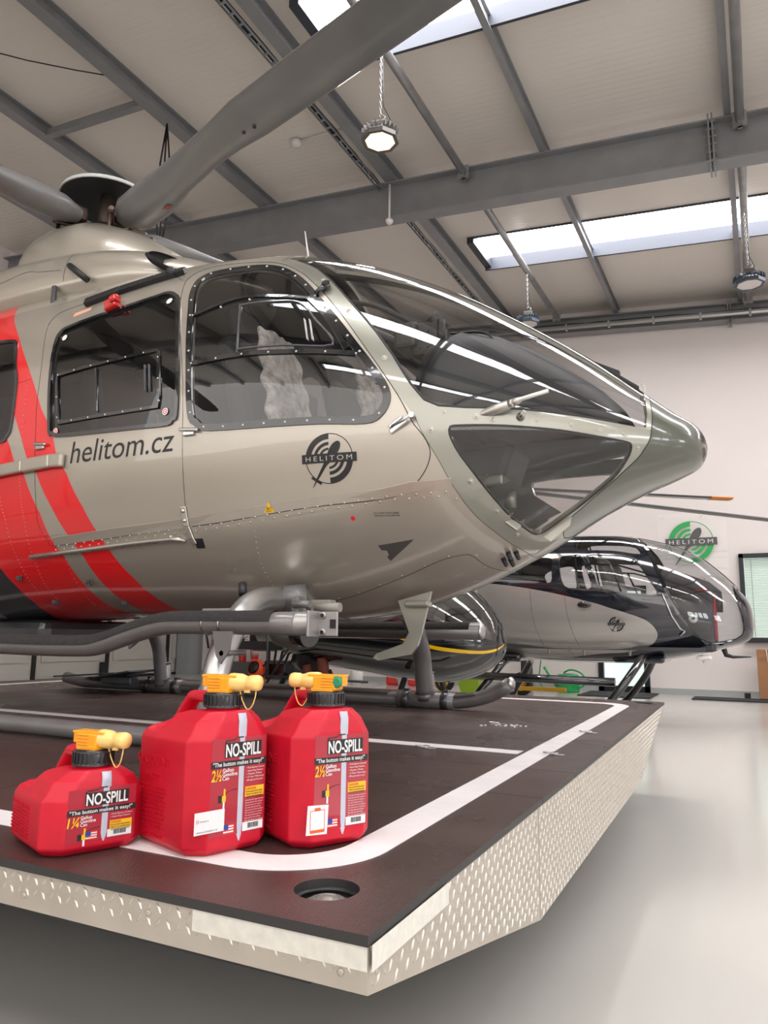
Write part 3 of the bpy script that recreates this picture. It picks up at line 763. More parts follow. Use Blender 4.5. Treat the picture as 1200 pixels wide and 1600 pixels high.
    for i, t in enumerate(('Gallon', 'Gasoline', 'Can')):
        add_text(bw, t, height=.0075 * sc, M=M(.0012), bold=.014, x0=L_ + .026, y0=cy0 + (.0155 - i * .0078) * sc)
    tx = .022
    for i, t in enumerate(('• Push-Button Control', '• Auto-Stop Feature', '• Faster Flow', '• 2 Year Warranty', '• EPA approved for use and')[:5 if big else 2]):
        add_text(bw, t, width=.044 - .003 * (i % 3), height=.0036 * sc, M=M(.0012), x0=tx, y0=by0 - .010 * sc - i * .0062 * sc)
    yz = by0 - (.056 * sc if big else .0285)
    by.box((fx + .0008, tx + .022, yz), (.0004, .046, .020 * sc))
    add_text(br, 'DANGER', height=.0045 * sc, M=M(.0014), bold=.015, x0=tx + .001, y0=yz + .0035)
    for i, t in enumerate(('Extremely flammable', 'Vapors can explode, keep', 'out of reach of children')):
        add_text(bb, t, width=.040, height=.0034 * sc, M=M(.0014), bold=.01, x0=tx + .001, y0=yz - .0015 - i * .0050 * sc + (.0 if i else 0))
    for i in range(9 if big else 0):
        add_text(bw, ('Use only with approved fuel', 'Keep away from heat and flame', 'Do not store in vehicle')[i % 3], width=.044 - .002 * (i % 4), height=.0026 * sc, M=M(.0012), x0=tx, y0=yz - .018 * sc - i * .0050 * sc)
    # bar code
    bz = bot + .008
    bw.box((fx + .0008, tx + .020, bz + .003), (.0004, .050, .017 * sc))
    rg = random.Random(3); u = tx + .008
    while u < tx + .034:
        q = rg.choice((.0005, .0008, .0012)); bb.box((fx + .0012, u, bz + .004), (.0003, q, .010 * sc)); u += q + rg.choice((.0005, .0009))
    # flag
    fz = bz + .004; f0 = -.016
    for i in range(7): (br if i % 2 == 0 else bw).box((fx + .0008, f0, fz - .008 * sc + i * .0026 * sc), (.0004, .024, .0026 * sc))
    bu.box((fx + .0013, f0 - .006, fz + .004 * sc), (.0003, .011, .0105 * sc))
    # printed nozzle drawing
    nx, nzz = -.030, cy0 - (.036 if big else .024) * sc
    bb.box((fx + .0008, nx - .007, nzz), (.0004, .012, .014 * sc)); by.box((fx + .0011, nx, nzz), (.0004, .009, .012 * sc)); by.box((fx + .0011, nx + .001, nzz + .012 * sc), (.0004, .004, .014 * sc))
    bw.box((fx + .0011, nx, nzz - .013 * sc), (.0004, .004, .014 * sc)); bb.tube([(fx + .0011, nx + .004, nzz + .010), (fx + .0011, nx + .014, nzz + .014), (fx + .0011, nx + .030, nzz + .016)], .0005, 5)
    bb.build('label_black', lblblk, lab); bw.build('label_white', lblwht, lab); by.build('label_yellow', lblyel, lab); bu.build('label_blue', lblblu, lab); br.build('label_red', lblred2, lab)
    # embossed lettering on the long side and sloping top
    e = MB(); sd = lambda dx: (lambda a, c: (a, -w / 2 + .0002, c))
    if big:
        add_text(e, 'GASOLINE', width=.135, height=.020, M=sd(0), relief=(0, -.0018, 0), x0=-.108, y0=h - .060, bold=.004)
        add_text(e, 'DANGER', width=.07, height=.012, M=sd(0), relief=(0, -.0018, 0), x0=-.075, y0=h - .088)
        for i in range(9): add_text(e, ('vapors can explode keep away from flame', 'use and store in a ventilated area only', 'harmful or fatal if swallowed call doctor')[i % 3], width=.125 - .004 * (i % 3), height=.0040, M=sd(0), relief=(0, -.0018, 0), x0=-.105, y0=h - .105 - i * .0085)
        add_text(e, 'DO NOT STORE IN', width=.11, height=.0065, M=sd(0), relief=(0, -.0018, 0), x0=-.10, y0=.038); add_text(e, 'VEHICLE OR HOME', width=.11, height=.0065, M=sd(0), relief=(0, -.0018, 0), x0=-.10, y0=.022)
    else:
        for i in range(9): add_text(e, ('GASOLINE DANGER', 'vapors can explode keep away from flame', 'use and store in a ventilated area only')[min(i, 1 + i % 2)], width=.115, height=.010 if i == 0 else .0036, M=sd(0), relief=(0, -.0018, 0), x0=-.095, y0=h - .026 - i * .0068)
    e.build('embossed_lettering', canred, body)
    if big and not button:
        b = MB(); b.box((.028, -.055, h + .0335), (.030, .016, .0006), Matrix.Rotation(R(-32), 3, 'X')); b.build('yellow_tag', mat('tag_yellow', (.85, .65, .02), .4), body)
    # stuck-on paper sticker on the chamfer side of the front
    if sticker == 'web':
        b = MB(); b.box((fx + .0010, -.073 + .012, .068), (.0006, .068, .042)); st = b.build('paper_sticker', lblwht, r)
        t = MB(); add_text(t, 'www.amotoo.cz', width=.048, height=.0048, M=lambda a, c: (fx + .0016, a, c), x0=-.090, y0=.050)
        add_text(t, 'Amoproo', width=.020, height=.0036, M=lambda a, c: (fx + .0016, a, c), x0=-.083, y0=.070); t.build('sticker_text', mat('ink_grey', (.08, .08, .1), .5), st)
        c = MB(); c.tube([(fx + .0016, -.088 + .0025 * math.cos(t_), .072 + .003 * math.sin(t_)) for t_ in [2 * math.pi * i / 12 for i in range(12)]], .0005, 5, closed=True); c.build('sticker_mark', lblred2, st)
    if sticker == 'clip':
        T2 = Matrix.Rotation(R(-3), 3, 'X'); b = MB(); b.box((fx + .0010, -.053, .058), (.0006, .050, .058), T2); st = b.build('paper_sticker', lblwht, r)
        c = MB(); cyy, czz = -.053, .058
        for (p, q) in (((-.017, .019), (.017, .019)), ((.017, .019), (.017, -.024)), ((-.017, .019), (-.017, -.024))): c.bar((fx + .0016, cyy + p[0], czz + p[1]), (fx + .0016, cyy + q[0], czz + q[1]), .0012, .0006, (1, 0, 0))
        c.box((fx + .0016, cyy, czz - .022), (.0006, .034, .006)); c.box((fx + .0016, cyy, czz + .021), (.0006, .014, .006), bevel=.0001); c.build('sticker_clip_drawing', mat('sticker_orange', (.8, .12, .02), .4), st)
    return r
gas_can(-1.105, 1.342, -19, True, 'tall red gas can in the middle, with a white web address sticker', 24, 'web')
gas_can(-.938, 1.506, -28, True, 'tall red gas can with a green nozzle button, right of the three', 213, 'clip', True)
gas_can(-1.333, 1.212, -22, False, 'small squat red gas can at the left end of the row', 24)
# ================================================================= FUSELAGE TOOLKIT
def pchip(x, y, q):
    h = np.diff(x); d = np.diff(y) / h; m = np.zeros_like(y)
    for i in range(1, len(y) - 1):
        if d[i - 1] * d[i] > 0:
            w1 = 2 * h[i] + h[i - 1]; w2 = h[i] + 2 * h[i - 1]; m[i] = (w1 + w2) / (w1 / d[i - 1] + w2 / d[i])
    m[0] = d[0]; m[-1] = d[-1]
    q = np.asarray(q, float); i = np.clip(np.searchsorted(x, q) - 1, 0, len(x) - 2); t = np.clip((q - x[i]) / h[i], 0, 1)
    return (2 * t ** 3 - 3 * t ** 2 + 1) * y[i] + (t ** 3 - 2 * t ** 2 + t) * h[i] * m[i] + (-2 * t ** 3 + 3 * t ** 2) * y[i + 1] + (t ** 3 - t ** 2) * h[i] * m[i + 1]
class Fus:
    """lofted body: sections are super-ellipses whose top, bottom, width and squareness vary along X.
    Points on it are named by (X, th): th = 0 at the roof line, pi at the keel, on the near (-Y) side."""
    def __init__(s, YC, KX, W, ZM, NU, NL, ZT, ZB):
        s.YC = YC; s.k = [np.array(a, float)[::-1].copy() for a in (KX, W, ZM, NU, NL, ZT, ZB)]; s.x0 = KX[0]; s.x1 = KX[-1]
    def par(s, X): return [pchip(s.k[0], a, X) for a in s.k[1:]]
    def S(s, X, th, off=0., side=1):
        """arrays of X, th -> (positions, normals)"""
        X = np.atleast_1d(np.asarray(X, float)); th = np.atleast_1d(np.asarray(th, float)); X = np.minimum(X, s.x0 - 1e-4)
        w, zm, nu, nl, zt, zb = s.par(X)
        c, sn = np.cos(th), np.sin(th); up = c >= 0; n = np.where(up, nu, nl)
        y = w * np.sign(sn) * np.abs(sn) ** (2 / n); z = zm + np.where(up, zt - zm, zm - zb) * np.sign(c) * np.abs(c) ** (2 / n)
        def F(X_):
            w, zm, nu, nl, zt, zb = s.par(X_); n = np.where(up, nu, nl); d = np.where(up, (z - zm) / np.maximum(zt - zm, 1e-4), (zm - z) / np.maximum(zm - zb, 1e-4))
            return np.abs(y / np.maximum(w, 1e-4)) ** n + np.abs(d) ** n, n, d, w, zt - zm, zm - zb
        f0, n, d, w_, a, b_ = F(X); e = 2e-3; xa = np.maximum(X - e, s.x1); xb = np.minimum(X + e, s.x0 - 1e-4)
        gx = (F(xb)[0] - F(xa)[0]) / (xb - xa)
        gy = n * np.abs(y / np.maximum(w_, 1e-4)) ** (n - 1) / np.maximum(w_, 1e-4) * np.sign(y)
        gz = np.where(up, n * np.abs(d) ** (n - 1) / np.maximum(a, 1e-4), -n * np.abs(d) ** (n - 1) / np.maximum(b_, 1e-4))
        N = np.stack([gx, gy, gz], -1); N /= np.maximum(np.linalg.norm(N, axis=1, keepdims=True), 1e-9)
        P = np.stack([X, y, z], -1) + N * off
        P[:, 1] = s.YC - side * P[:, 1]; N[:, 1] *= -side
        return P, N
    def th(s, X, Z):
        X = np.atleast_1d(np.asarray(X, float)); Z = np.atleast_1d(np.asarray(Z, float)); w, zm, nu, nl, zt, zb = s.par(X)
        up = Z >= zm; d = np.clip(np.where(up, (Z - zm) / (zt - zm), (zm - Z) / (zm - zb)), 0, 1); c = d ** (np.where(up, nu, nl) / 2)
        return np.where(up, np.arccos(c), np.pi - np.arccos(c))
    def Pz(s, X, Z, off=0., side=1):
        return s.S(X, s.th(X, Z), off, side)
    def strip(s, mb, pts, a=-.004, b=.004, h=.002, closed=False, side=1, base=-.002, xz=False):
        """raised band following (X, th) points; a..b = offsets either side of the line"""
        pts = np.array(pts, float)
        if xz: pts = np.stack([pts[:, 0], s.th(pts[:, 0], pts[:, 1])], -1)
        P, N = s.S(pts[:, 0], pts[:, 1], 0, side); k = len(P)
        if closed: T = np.roll(P, -1, 0) - np.roll(P, 1, 0)
        else: T = np.gradient(P, axis=0)
        T /= np.maximum(np.linalg.norm(T, axis=1, keepdims=True), 1e-9); Sd = np.cross(N, T) * side
        prof = [(a, base), (a + min(.002, (b - a) / 4), h), (b - min(.002, (b - a) / 4), h), (b, base)]
        V = [[Vector(P[i] + Sd[i] * u + N[i] * v) for (u, v) in prof] for i in range(k)]
        mb.grid(V, closed_u=closed, closed_v=False, smooth=False)
        return P, N
    def studs(s, mb, pts, pitch, r, h=.0015, closed=False, side=1, xz=False, shift=0., zig=0.):
        """rivet or screw heads every `pitch` metres along (X, th) points"""
        pts = np.array(pts, float)
        if xz: pts = np.stack([pts[:, 0], s.th(pts[:, 0], pts[:, 1])], -1)
        if closed: pts = np.vstack([pts, pts[:1]])
        P, N = s.S(pts[:, 0], pts[:, 1], 0, side); L = np.concatenate([[0], np.cumsum(np.linalg.norm(np.diff(P, axis=0), axis=1))])
        n = max(1, int(round(L[-1] / pitch)))
        for i in range(n + (0 if closed else 1)):
            q = L[-1] * i / n; X = np.interp(q, L, pts[:, 0]); t = np.interp(q, L, pts[:, 1])
            p, nn = s.S(X, t, 0, side); p, nn = Vector(p[0]), Vector(nn[0])
            p2, _ = s.S(np.interp(min(q + .01, L[-1]), L, pts[:, 0]), np.interp(min(q + .01, L[-1]), L, pts[:, 1]), 0, side)
            tt = (Vector(p2[0]) - p); tt = tt.normalized() if tt.length > 1e-6 else nn.orthogonal()
            p = p + nn.cross(tt) * side * (shift + (zig if i % 2 else -zig))
            u = nn.orthogonal().normalized(); v = nn.cross(u)
            M = Matrix((u, v, nn)).transposed(); mb.lathe([(r, -.001), (r * .9, h * .7), (r * .45, h), (0, h)], p, 8, M)
    def decal(s, P2, X0, Z0, off=.0006, side=1):
        """2-D (right, up) layout -> points on the flank"""
        P2 = np.array(P2, float); P, _ = s.Pz(X0 + side * P2[:, 0] * 1.0, Z0 + P2[:, 1], off, side); return P
    def zones(s, zl, paints, nx=150, nt=84, xpow=1.35, thmax=math.pi):
        """triangulate the half skin so that panel and paint outlines are mesh edges.
        returns vertex (X, th) array, list of (tri, zone, paint)"""
        sc = .9
        u = np.linspace(0, 1, nx + 1) ** xpow; Xs = s.x0 - 1e-3 - (s.x0 - 1e-3 - s.x1) * u; Ts = np.linspace(0, math.pi, nt + 1)
        V = []; E = []
        ix = {}
        for i, x in enumerate(Xs):
            for j, t in enumerate(Ts):
                jx = 0 if (i in (0, nx) or j in (0, nt)) else random.uniform(-.15, .15) * (Xs[i - 1] - Xs[i])
                V.append(Vector((x + jx, t * sc))); ix[i, j] = len(V) - 1
        for i in range(nx): E += [(ix[i, 0], ix[i + 1, 0]), (ix[i, nt], ix[i + 1, nt])]
        for j in range(nt): E += [(ix[0, j], ix[0, j + 1]), (ix[nx, j], ix[nx, j + 1])]
        def addloop(lp):
            n0 = len(V); q = []
            for a, b in zip(lp, list(lp[1:]) + [lp[0]]):
                a = np.array(a, float); b = np.array(b, float); m = max(1, int(np.hypot(*(b - a)) / .045))
                q += [a + (b - a) * k / m for k in range(m)]
            q = [(min(x, s.x0 - 1e-3), min(max(t, 0), math.pi)) for x, t in q]
            V.extend(Vector((x, t * sc)) for x, t in q); E.extend((n0 + k, n0 + (k + 1) % len(q)) for k in range(len(q)))
            return [(x, t * sc) for x, t in q]
        Z = [(n, addloop(l)) for n, l in zl]; Pn = [(n, addloop(l)) for n, l in paints]
        v, e, f, *_ = geometry.delaunay_2d_cdt(V, E, [], 0, 1e-5)
        out = []
        for t in f:
            c = sum((v[i] for i in t), Vector((0, 0))) / 3
            if len(t) != 3: continue
            z = next((n for n, l in Z if inside(c, l)), None); p = next((n for n, l in Pn if inside(c, l)), 0)
            out.append((tuple(t), z, p))
        return np.array([(p.x, p.y / sc) for p in v]), out
    def skin(s, name, VT, tris, mats, parent, off=0., label=None, sides=(1, -1), rim=0., flip=False):
        """mesh of the given [(tri, paint)] on both flanks with exact surface normals; rim>0 folds the free edges inward"""
        used = sorted({i for t, _ in tris for i in t}); loc = {u: k for k, u in enumerate(used)}
        VV = []; NN = []; FF = []; MI = []
        for sd in sides:
            P, N = s.S(VT[used, 0], VT[used, 1], off, sd); b0 = len(VV); VV += list(P); NN += list(N if not flip else -N)
            for t, p in tris:
                q = [b0 + loc[i] for i in t]
                g = np.cross(VV[q[1]] - VV[q[0]], VV[q[2]] - VV[q[0]]); 
                if (g @ (NN[q[0]] + NN[q[1]] + NN[q[2]])) < 0: q = q[::-1]
                FF.append(q); MI.append(p)
            if rim:
                cnt = {}
                for t, p in tris:
                    for a, b in ((t[0], t[1]), (t[1], t[2]), (t[2], t[0])):
                        cnt.setdefault((min(a, b), max(a, b)), []).append(p)
                for (a, b), pl in cnt.items():
                    if len(pl) == 1 and not (VT[a, 1] < 1e-4 and VT[b, 1] < 1e-4) and not (VT[a, 1] > math.pi - 1e-4 and VT[b, 1] > math.pi - 1e-4):
                        k = len(VV); Pa, Na = s.S(VT[[a, b], 0], VT[[a, b], 1], off - rim, sd)
                        VV += [Pa[0], Pa[1], VV[b0 + loc[a]], VV[b0 + loc[b]]]; NN += [None] * 4
                        FF.append([k + 2, k + 3, k + 1, k]); MI.append(pl[0])
        me = bpy.data.meshes.new(name); me.from_pydata([tuple(p) for p in VV], [], FF)
        for m in mats: me.materials.append(m)
        me.polygons.foreach_set('material_index', MI); me.polygons.foreach_set('use_smooth', [True] * len(FF))
        me.update()
        nv = [(0, 0, 0) if n is None else tuple(float(c) for c in n) for n in NN]
        me.normals_split_custom_set_from_vertices(nv)
        o = bpy.data.objects.new(name, me); COL.objects.link(o); o.parent = parent
        if label: o['label'] = label
        return o
# ================================================================= THE GREY HELICOPTER
f1 = Fus(3.285,
    [-0.16, -0.1615, -0.168, -0.19, -0.27, -0.40, -0.60, -0.90, -1.25, -1.65, -2.1, -2.6, -3.1, -3.6, -4.2, -4.8, -5.4, -6.2],
    [0.0, 0.028, 0.066, 0.125, 0.22, 0.31, 0.42, 0.555, 0.665, 0.735, 0.77, 0.78, 0.785, 0.785, 0.78, 0.75, 0.62, 0.35],
    [1.83, 1.83, 1.83, 1.83, 1.83, 1.84, 1.86, 1.88, 1.90, 1.92, 1.93, 1.95, 1.95, 1.95, 1.95, 2.0, 2.15, 2.4],
    [2.0, 2.0, 2.0, 2.0, 2.0, 2.0, 2.05, 2.1, 2.2, 2.35, 2.5, 2.6, 2.7, 2.7, 2.7, 2.6, 2.4, 2.2],
    [2.0, 2.0, 2.0, 2.0, 2.0, 2.0, 2.05, 2.1, 2.2, 2.3, 2.4, 2.5, 2.6, 2.6, 2.5, 2.4, 2.2, 2.2],
    [1.831, 1.848, 1.872, 1.912, 1.975, 2.088, 2.26, 2.481, 2.702, 2.891, 3.022, 3.069, 3.091, 3.112, 3.117, 3.087, 3.005, 2.922],
    [1.829, 1.812, 1.790, 1.752, 1.712, 1.665, 1.572, 1.40, 1.25, 1.145, 1.108, 1.120, 1.128, 1.113, 1.072, 1.081, 1.264, 1.754])
YC = 3.285
H1 = empty('helicopter', 'large champagne grey helicopter with red stripes, standing on the brown platform', 'helicopter', (0, 0, 0))
sm = lambda P, n=4: [tuple(p) for p in smoothpts(P, n, True)]
pwin = sm([(-3.144, 1.529), (-3.181, 1.37), (-3.212, 1.17), (-3.202, 1.09), (-3.129, 1.059), (-2.857, 1.002), (-2.625, 0.943), (-2.543, 0.921), (-2.483, 0.949), (-2.439, 1.016), (-2.354, 1.328), (-2.328, 1.518), (-2.347, 1.543), (-2.402, 1.554), (-2.74, 1.554), (-3.065, 1.551), (-3.126, 1.543)])
cwin = sm([(-2.32, 1.103), (-2.364, 0.926), (-2.358, 0.804), (-2.259, 0.758), (-2.077, 0.742), (-1.964, 0.757), (-1.879, 0.804), (-1.789, 0.882), (-1.689, 0.996), (-1.559, 1.146), (-1.466, 1.258), (-1.394, 1.347), (-1.334, 1.434), (-1.321, 1.491), (-1.344, 1.538), (-1.396, 1.56), (-1.59, 1.56), (-1.738, 1.561), (-2.127, 1.561), (-2.199, 1.55), (-2.236, 1.52), (-2.267, 1.36)])
rwin = sm([(-3.60, 1.08), (-3.545, 1.134), (-3.50, 1.25), (-3.458, 1.341), (-3.446, 1.494), (-3.475, 1.535), (-3.56, 1.545), (-4.15, 1.545), (-4.25, 1.50), (-4.30, 1.2), (-4.22, 1.08), (-3.9, 1.06)])
door_front = [(-2.475, 0.811), (-2.464, 0.745), (-2.43, .68), (-2.345, 0.625), (-2.119, 0.637), (-1.961, 0.666), (-1.827, 0.754), (-1.732, 0.85), (-1.644, 0.946), (-1.523, 1.096), (-1.434, 1.215), (-1.355, 1.323), (-1.267, 1.457), (-1.211, 1.565), (-1.159, 1.66), (-1.137, 1.753), (-1.155, 1.851), (-1.201, 1.938), (-1.257, 1.985), (-1.34, 2.005), (-1.611, 1.985), (-1.915, 1.996), (-2.292, 2.028)]
door_seam = [(-2.292, 2.028), (-2.275, 1.817), (-2.304, 1.434), (-2.42, 1.05), (-2.475, 0.811)]
cdoor = door_front + door_seam[1:-1]
pd_top = [(-2.50, .80), (-2.537, 0.76), (-2.602, 0.735), (-2.944, 0.816), (-3.25, 0.89), (-3.32, 0.93), (-3.344, 1.015), (-3.31, 1.16), (-3.279, 1.3), (-3.264, 1.464), (-3.235, 1.62), (-3.223, 1.785), (-3.222, 1.94), (-3.178, 2.053), (-3.133, 2.093), (-2.647, 2.06), (-2.296, 2.031)]
pdoor = pd_top + [(-2.279, 1.817), (-2.308, 1.434), (-2.424, 1.05)]
cap_edge = [(-.385, 0), (-.372, .3), (-.358, .6), (-0.350, 0.816), (-0.341, 1.145), (-0.344, 1.473), (-0.355, 1.75), (-0.392, 2.07), (-0.434, 2.251), (-0.51, 2.479), (-0.622, 2.688), (-0.70, 2.80), (-.74, 2.95), (-.76, math.pi)]
cap = cap_edge + [(-.05, math.pi), (-.05, 0)]
gU = [(-1.93, .035), (-1.95, .3), (-1.966, 0.56), (-1.854, 0.623), (-1.765, 0.686), (-1.667, 0.795), (-1.554, 0.936), (-1.47, 1.035), (-1.383, 1.14), (-1.301, 1.258), (-1.218, 1.403), (-1.16, 1.480), (-1.103, 1.505), (-0.999, 1.503), (-0.776, 1.478), (-0.66, 1.474), (-0.546, 1.469), (-0.46, 1.467), (-.40, 1.47), (-0.362, 1.44), (-.358, 1.145), (-.368, .816), (-.376, .6), (-.390, .3), (-.405, .035)]
gL = sm([(-1.059, 1.623), (-1.021, 1.603), (-0.854, 1.602), (-0.693, 1.626), (-0.6, 1.664), (-0.5, 1.73), (-0.431, 1.80), (-0.421, 1.883), (-0.44, 2.098), (-0.507, 2.422), (-0.628, 2.643), (-0.72, 2.72), (-0.779, 2.755), (-0.825, 2.74), (-0.855, 2.56), (-0.92, 2.198), (-0.979, 1.943), (-1.037, 1.744)], 3)
ring_edge = [(-1.205, 1.54), (-1.182, 1.587), (-1.115, 1.789), (-1.082, 1.931), (-1.038, 2.141), (-1.002, 2.306), (-0.953, 2.527), (-0.915, 2.78), (-.90, 2.95), (-.90, math.pi)]
ring = ring_edge + [(-.745, math.pi)] + [(x - .0, t) for x, t in cap_edge[::-1][1:]] + [(-.385, 0), (-1.98, 0), (-1.99, .3), (-1.985, .62)] + [(-1.83, .74), (-1.735, .84), (-1.647, .94), (-1.526, 1.09), (-1.437, 1.21), (-1.358, 1.318), (-1.27, 1.45)]
B_r = [(-4.0, .3), (-3.84, .6), (-3.702, 0.868), (-3.45, 1.19), (-3.225, 1.467), (-3.124, 1.549), (-3.005, 1.671), (-2.90, 1.86), (-2.812, 2.072), (-2.716, 2.396), (-2.655, 2.756), (-2.62, math.pi)]
B_l = [(-2.90, math.pi), (-2.915, 2.708), (-2.946, 2.387), (-2.969, 2.188), (-3.016, 2.056), (-3.11, 1.85), (-3.22, 1.654), (-3.365, 1.537), (-3.454, 1.449), (-3.604, 1.292), (-3.98, .868), (-4.15, .6), (-4.35, .3)]
A_r = [(-4.35, .868), (-3.75, 1.30), (-3.542, 1.477), (-3.48, 1.531), (-3.315, 1.646), (-3.20, 1.87), (-3.153, 2.046), (-3.10, 2.181), (-3.077, 2.38), (-3.057, 2.708), (-3.04, math.pi)]
A_l = [(-3.80, math.pi), (-3.729, 3.06), (-3.608, 2.845), (-3.563, 2.617), (-3.566, 2.42), (-3.603, 2.228), (-3.85, 1.95), (-4.6, 1.4), (-5.4, .9)]
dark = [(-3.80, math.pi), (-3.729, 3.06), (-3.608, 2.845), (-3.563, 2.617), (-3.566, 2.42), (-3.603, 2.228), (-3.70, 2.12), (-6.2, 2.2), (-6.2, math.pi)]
belly = [(-2.25, 2.78), (-1.95, 2.75), (-1.707, 2.713), (-1.515, 2.655), (-1.342, 2.615), (-1.199, 2.571), (-1.107, 2.596), (-1.076, 2.66), (-1.056, 2.844), (-1.02, math.pi), (-2.25, math.pi)]
VT, TR = f1.zones([('nose_cap', cap), ('windshield', gU), ('lower_nose_window', gL), ('cockpit_side_window', cwin), ('passenger_door_window', pwin), ('rear_cabin_window', rwin),
                   ('canopy_frame', ring), ('cockpit_door', cdoor), ('passenger_door', pdoor), ('belly_panel', belly)],
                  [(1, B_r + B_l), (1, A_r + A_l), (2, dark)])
bz = {}
for t, z, p in TR: bz.setdefault(z or 'fuselage_shell', []).append((t, p))
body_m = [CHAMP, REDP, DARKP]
wind = glass('windshield_glass', (.80, .80, .80), .04)
lowg = glass('lower_nose_glass', (.76, .74, .73), .05)
for zn, ms, lab in (('fuselage_shell', body_m, 'champagne grey skin crossed by two red stripes, dark grey underneath'), ('canopy_frame', [FRAMEP] * 3, 'greenish grey canopy frame'), ('belly_panel', [CHAMP] * 3, None), ('nose_cap', [CAPP] * 3, 'olive grey rounded nose cap')):
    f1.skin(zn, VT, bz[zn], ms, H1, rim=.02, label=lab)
WS = f1.skin('windshield', VT, bz['windshield'], [wind] * 3, H1, off=-.004, label='large smoked wraparound windshield')
SIDE = {}
for sd in (1, -1):
    c = f1.skin('cockpit_door', VT, bz['cockpit_door'], body_m, H1, rim=.02, sides=(sd,), label='front door with a black rimmed window and round badge' if sd == 1 else None)
    p = f1.skin('passenger_door', VT, bz['passenger_door'], body_m, H1, rim=.02, sides=(sd,), label='sliding door lettered helitom.cz' if sd == 1 else None)
    f1.skin('lower_nose_window', VT, bz['lower_nose_window'], [lowg] * 3, H1, off=-.004, sides=(sd,))
    f1.skin('cockpit_side_window', VT, bz['cockpit_side_window'], [CLEAR] * 3, c, off=-.004, sides=(sd,))
    f1.skin('passenger_door_window', VT, bz['passenger_door_window'], [TINT] * 3, p, off=-.004, sides=(sd,))
    f1.skin('rear_cabin_window', VT, bz['rear_cabin_window'], [TINT] * 3, H1, off=-.004, sides=(sd,))
    SIDE[sd] = (c, p)
CDR, PD = SIDE[1]
lin = [t for k in bz for t in bz[k] if k in ('fuselage_shell', 'cockpit_door', 'passenger_door', 'belly_panel')]
f1.skin('cabin_lining', VT, [(t, 0) for t, p in lin], [LINING], H1, off=-.028, flip=True)
# ---- seams, rivets, frames
def both(fn):
    for sd in (1, -1): fn(sd)
b = MB()
def seams_(sd):
    f1.strip(b, smoothpts(door_front, 4), -.0028, .0028, .0012, side=sd); f1.strip(b, smoothpts(door_seam, 4), -.0022, .0022, .0010, side=sd)
    f1.strip(b, smoothpts(pd_top, 4), -.0018, .0018, .0010, side=sd)
    f1.strip(b, smoothpts(belly[:10], 4), -.002, .002, .0010, side=sd)
    f1.strip(b, smoothpts(ring_edge, 4), -.0015, .0015, .001, side=sd)
    f1.strip(b, smoothpts(cap_edge, 4), -.003, .003, .0015, side=sd)
    f1.strip(b, [(-3.42, .62), (-3.36, .8), (-3.35, 1.0), (-3.34, 1.5), (-3.30, 1.9), (-3.30, 2.2), (-3.35, 2.6)], -.001, .001, .0008, side=sd)
    f1.strip(b, [(-3.35, 1.33), (-3.46, 1.34)], -.001, .001, .0008, side=sd)
both(seams_)
b.build('panel_seams', BLACK, H1)
b = MB()
def riv(sd):
    f1.studs(b, [(-3.14, 2.135), (-2.647, 2.10), (-2.296, 2.07), (-1.915, 2.035), (-1.611, 2.02), (-1.294, 2.035), (-1.07, 2.09)], .030, .0048, .0048, side=sd, zig=.009, shift=.018)
    f1.studs(b, [(-1.935, 2.08), (-1.95, 2.2), (-1.955, 2.33), (-1.955, 2.48)], .026, .0034, .0014, side=sd)
    f1.studs(b, [(-3.372, .9), (-3.36, 1.5), (-3.32, 1.9), (-3.32, 2.2), (-3.37, 2.6)], .022, .0026, .0012, side=sd)
    f1.studs(b, [(-3.52, 1.62), (-3.46, 1.9), (-3.44, 2.2), (-3.44, 2.5)], .022, .0026, .0012, side=sd)
    f1.studs(b, [(-3.10, 2.2), (-3.12, 2.5), (-3.16, 2.7)], .03, .0026, .0012, side=sd)
    f1.studs(b, smoothpts(pd_top, 3)[20:], .05, .0018, .0008, side=sd, shift=.02)
    f1.studs(b, belly[:9], .11, .006, .0015, side=sd, shift=.012)
both(riv)
b.build('rivets', CHAMP, H1)['kind'] = 'stuff'
for sd in (1, -1):
    b = MB(); f1.strip(b, [(-3.14, 2.095), (-2.647, 2.062), (-2.296, 2.035), (-1.915, 2.0), (-1.611, 1.987), (-1.34, 2.009), (-1.22, 2.0), (-1.07, 2.03)], .001, .047, .0022, side=sd); b.build('riveted_joint_strip', CHAMP, H1)
# big flush screws on the canopy frame
b = MB()
def scr(sd):
    for X, t in ((-1.83, .60), (-1.70, .80), (-1.52, 1.03), (-1.33, 1.28), (-1.13, 1.62), (-1.00, 2.0), (-.93, 2.3), (-.89, 2.62), (-1.08, 1.53), (-.96, 1.545), (-.90, 1.555), (-.74, 1.545), (-.62, 1.56), (-.52, 1.59), (-.44, 1.62), (-2.05, .50), (-.395, 1.9)):
        p, n = f1.S(X, t, 0, sd); p, n = Vector(p[0]), Vector(n[0]); u = n.orthogonal().normalized(); M = Matrix((u, n.cross(u), n)).transposed()
        r_ = .013 if X < -.85 and t != 1.53 else .008
        b.lathe([(r_, .0003), (r_ * .96, .0012), (r_ * .75, .0008), (r_ * .45, .0008), (r_ * .4, .0018), (0, .0018)], p, 20, M)
both(scr)
b.build('frame_screws', mat('worn_screw', (.42, .40, .36), .35, .7), H1)
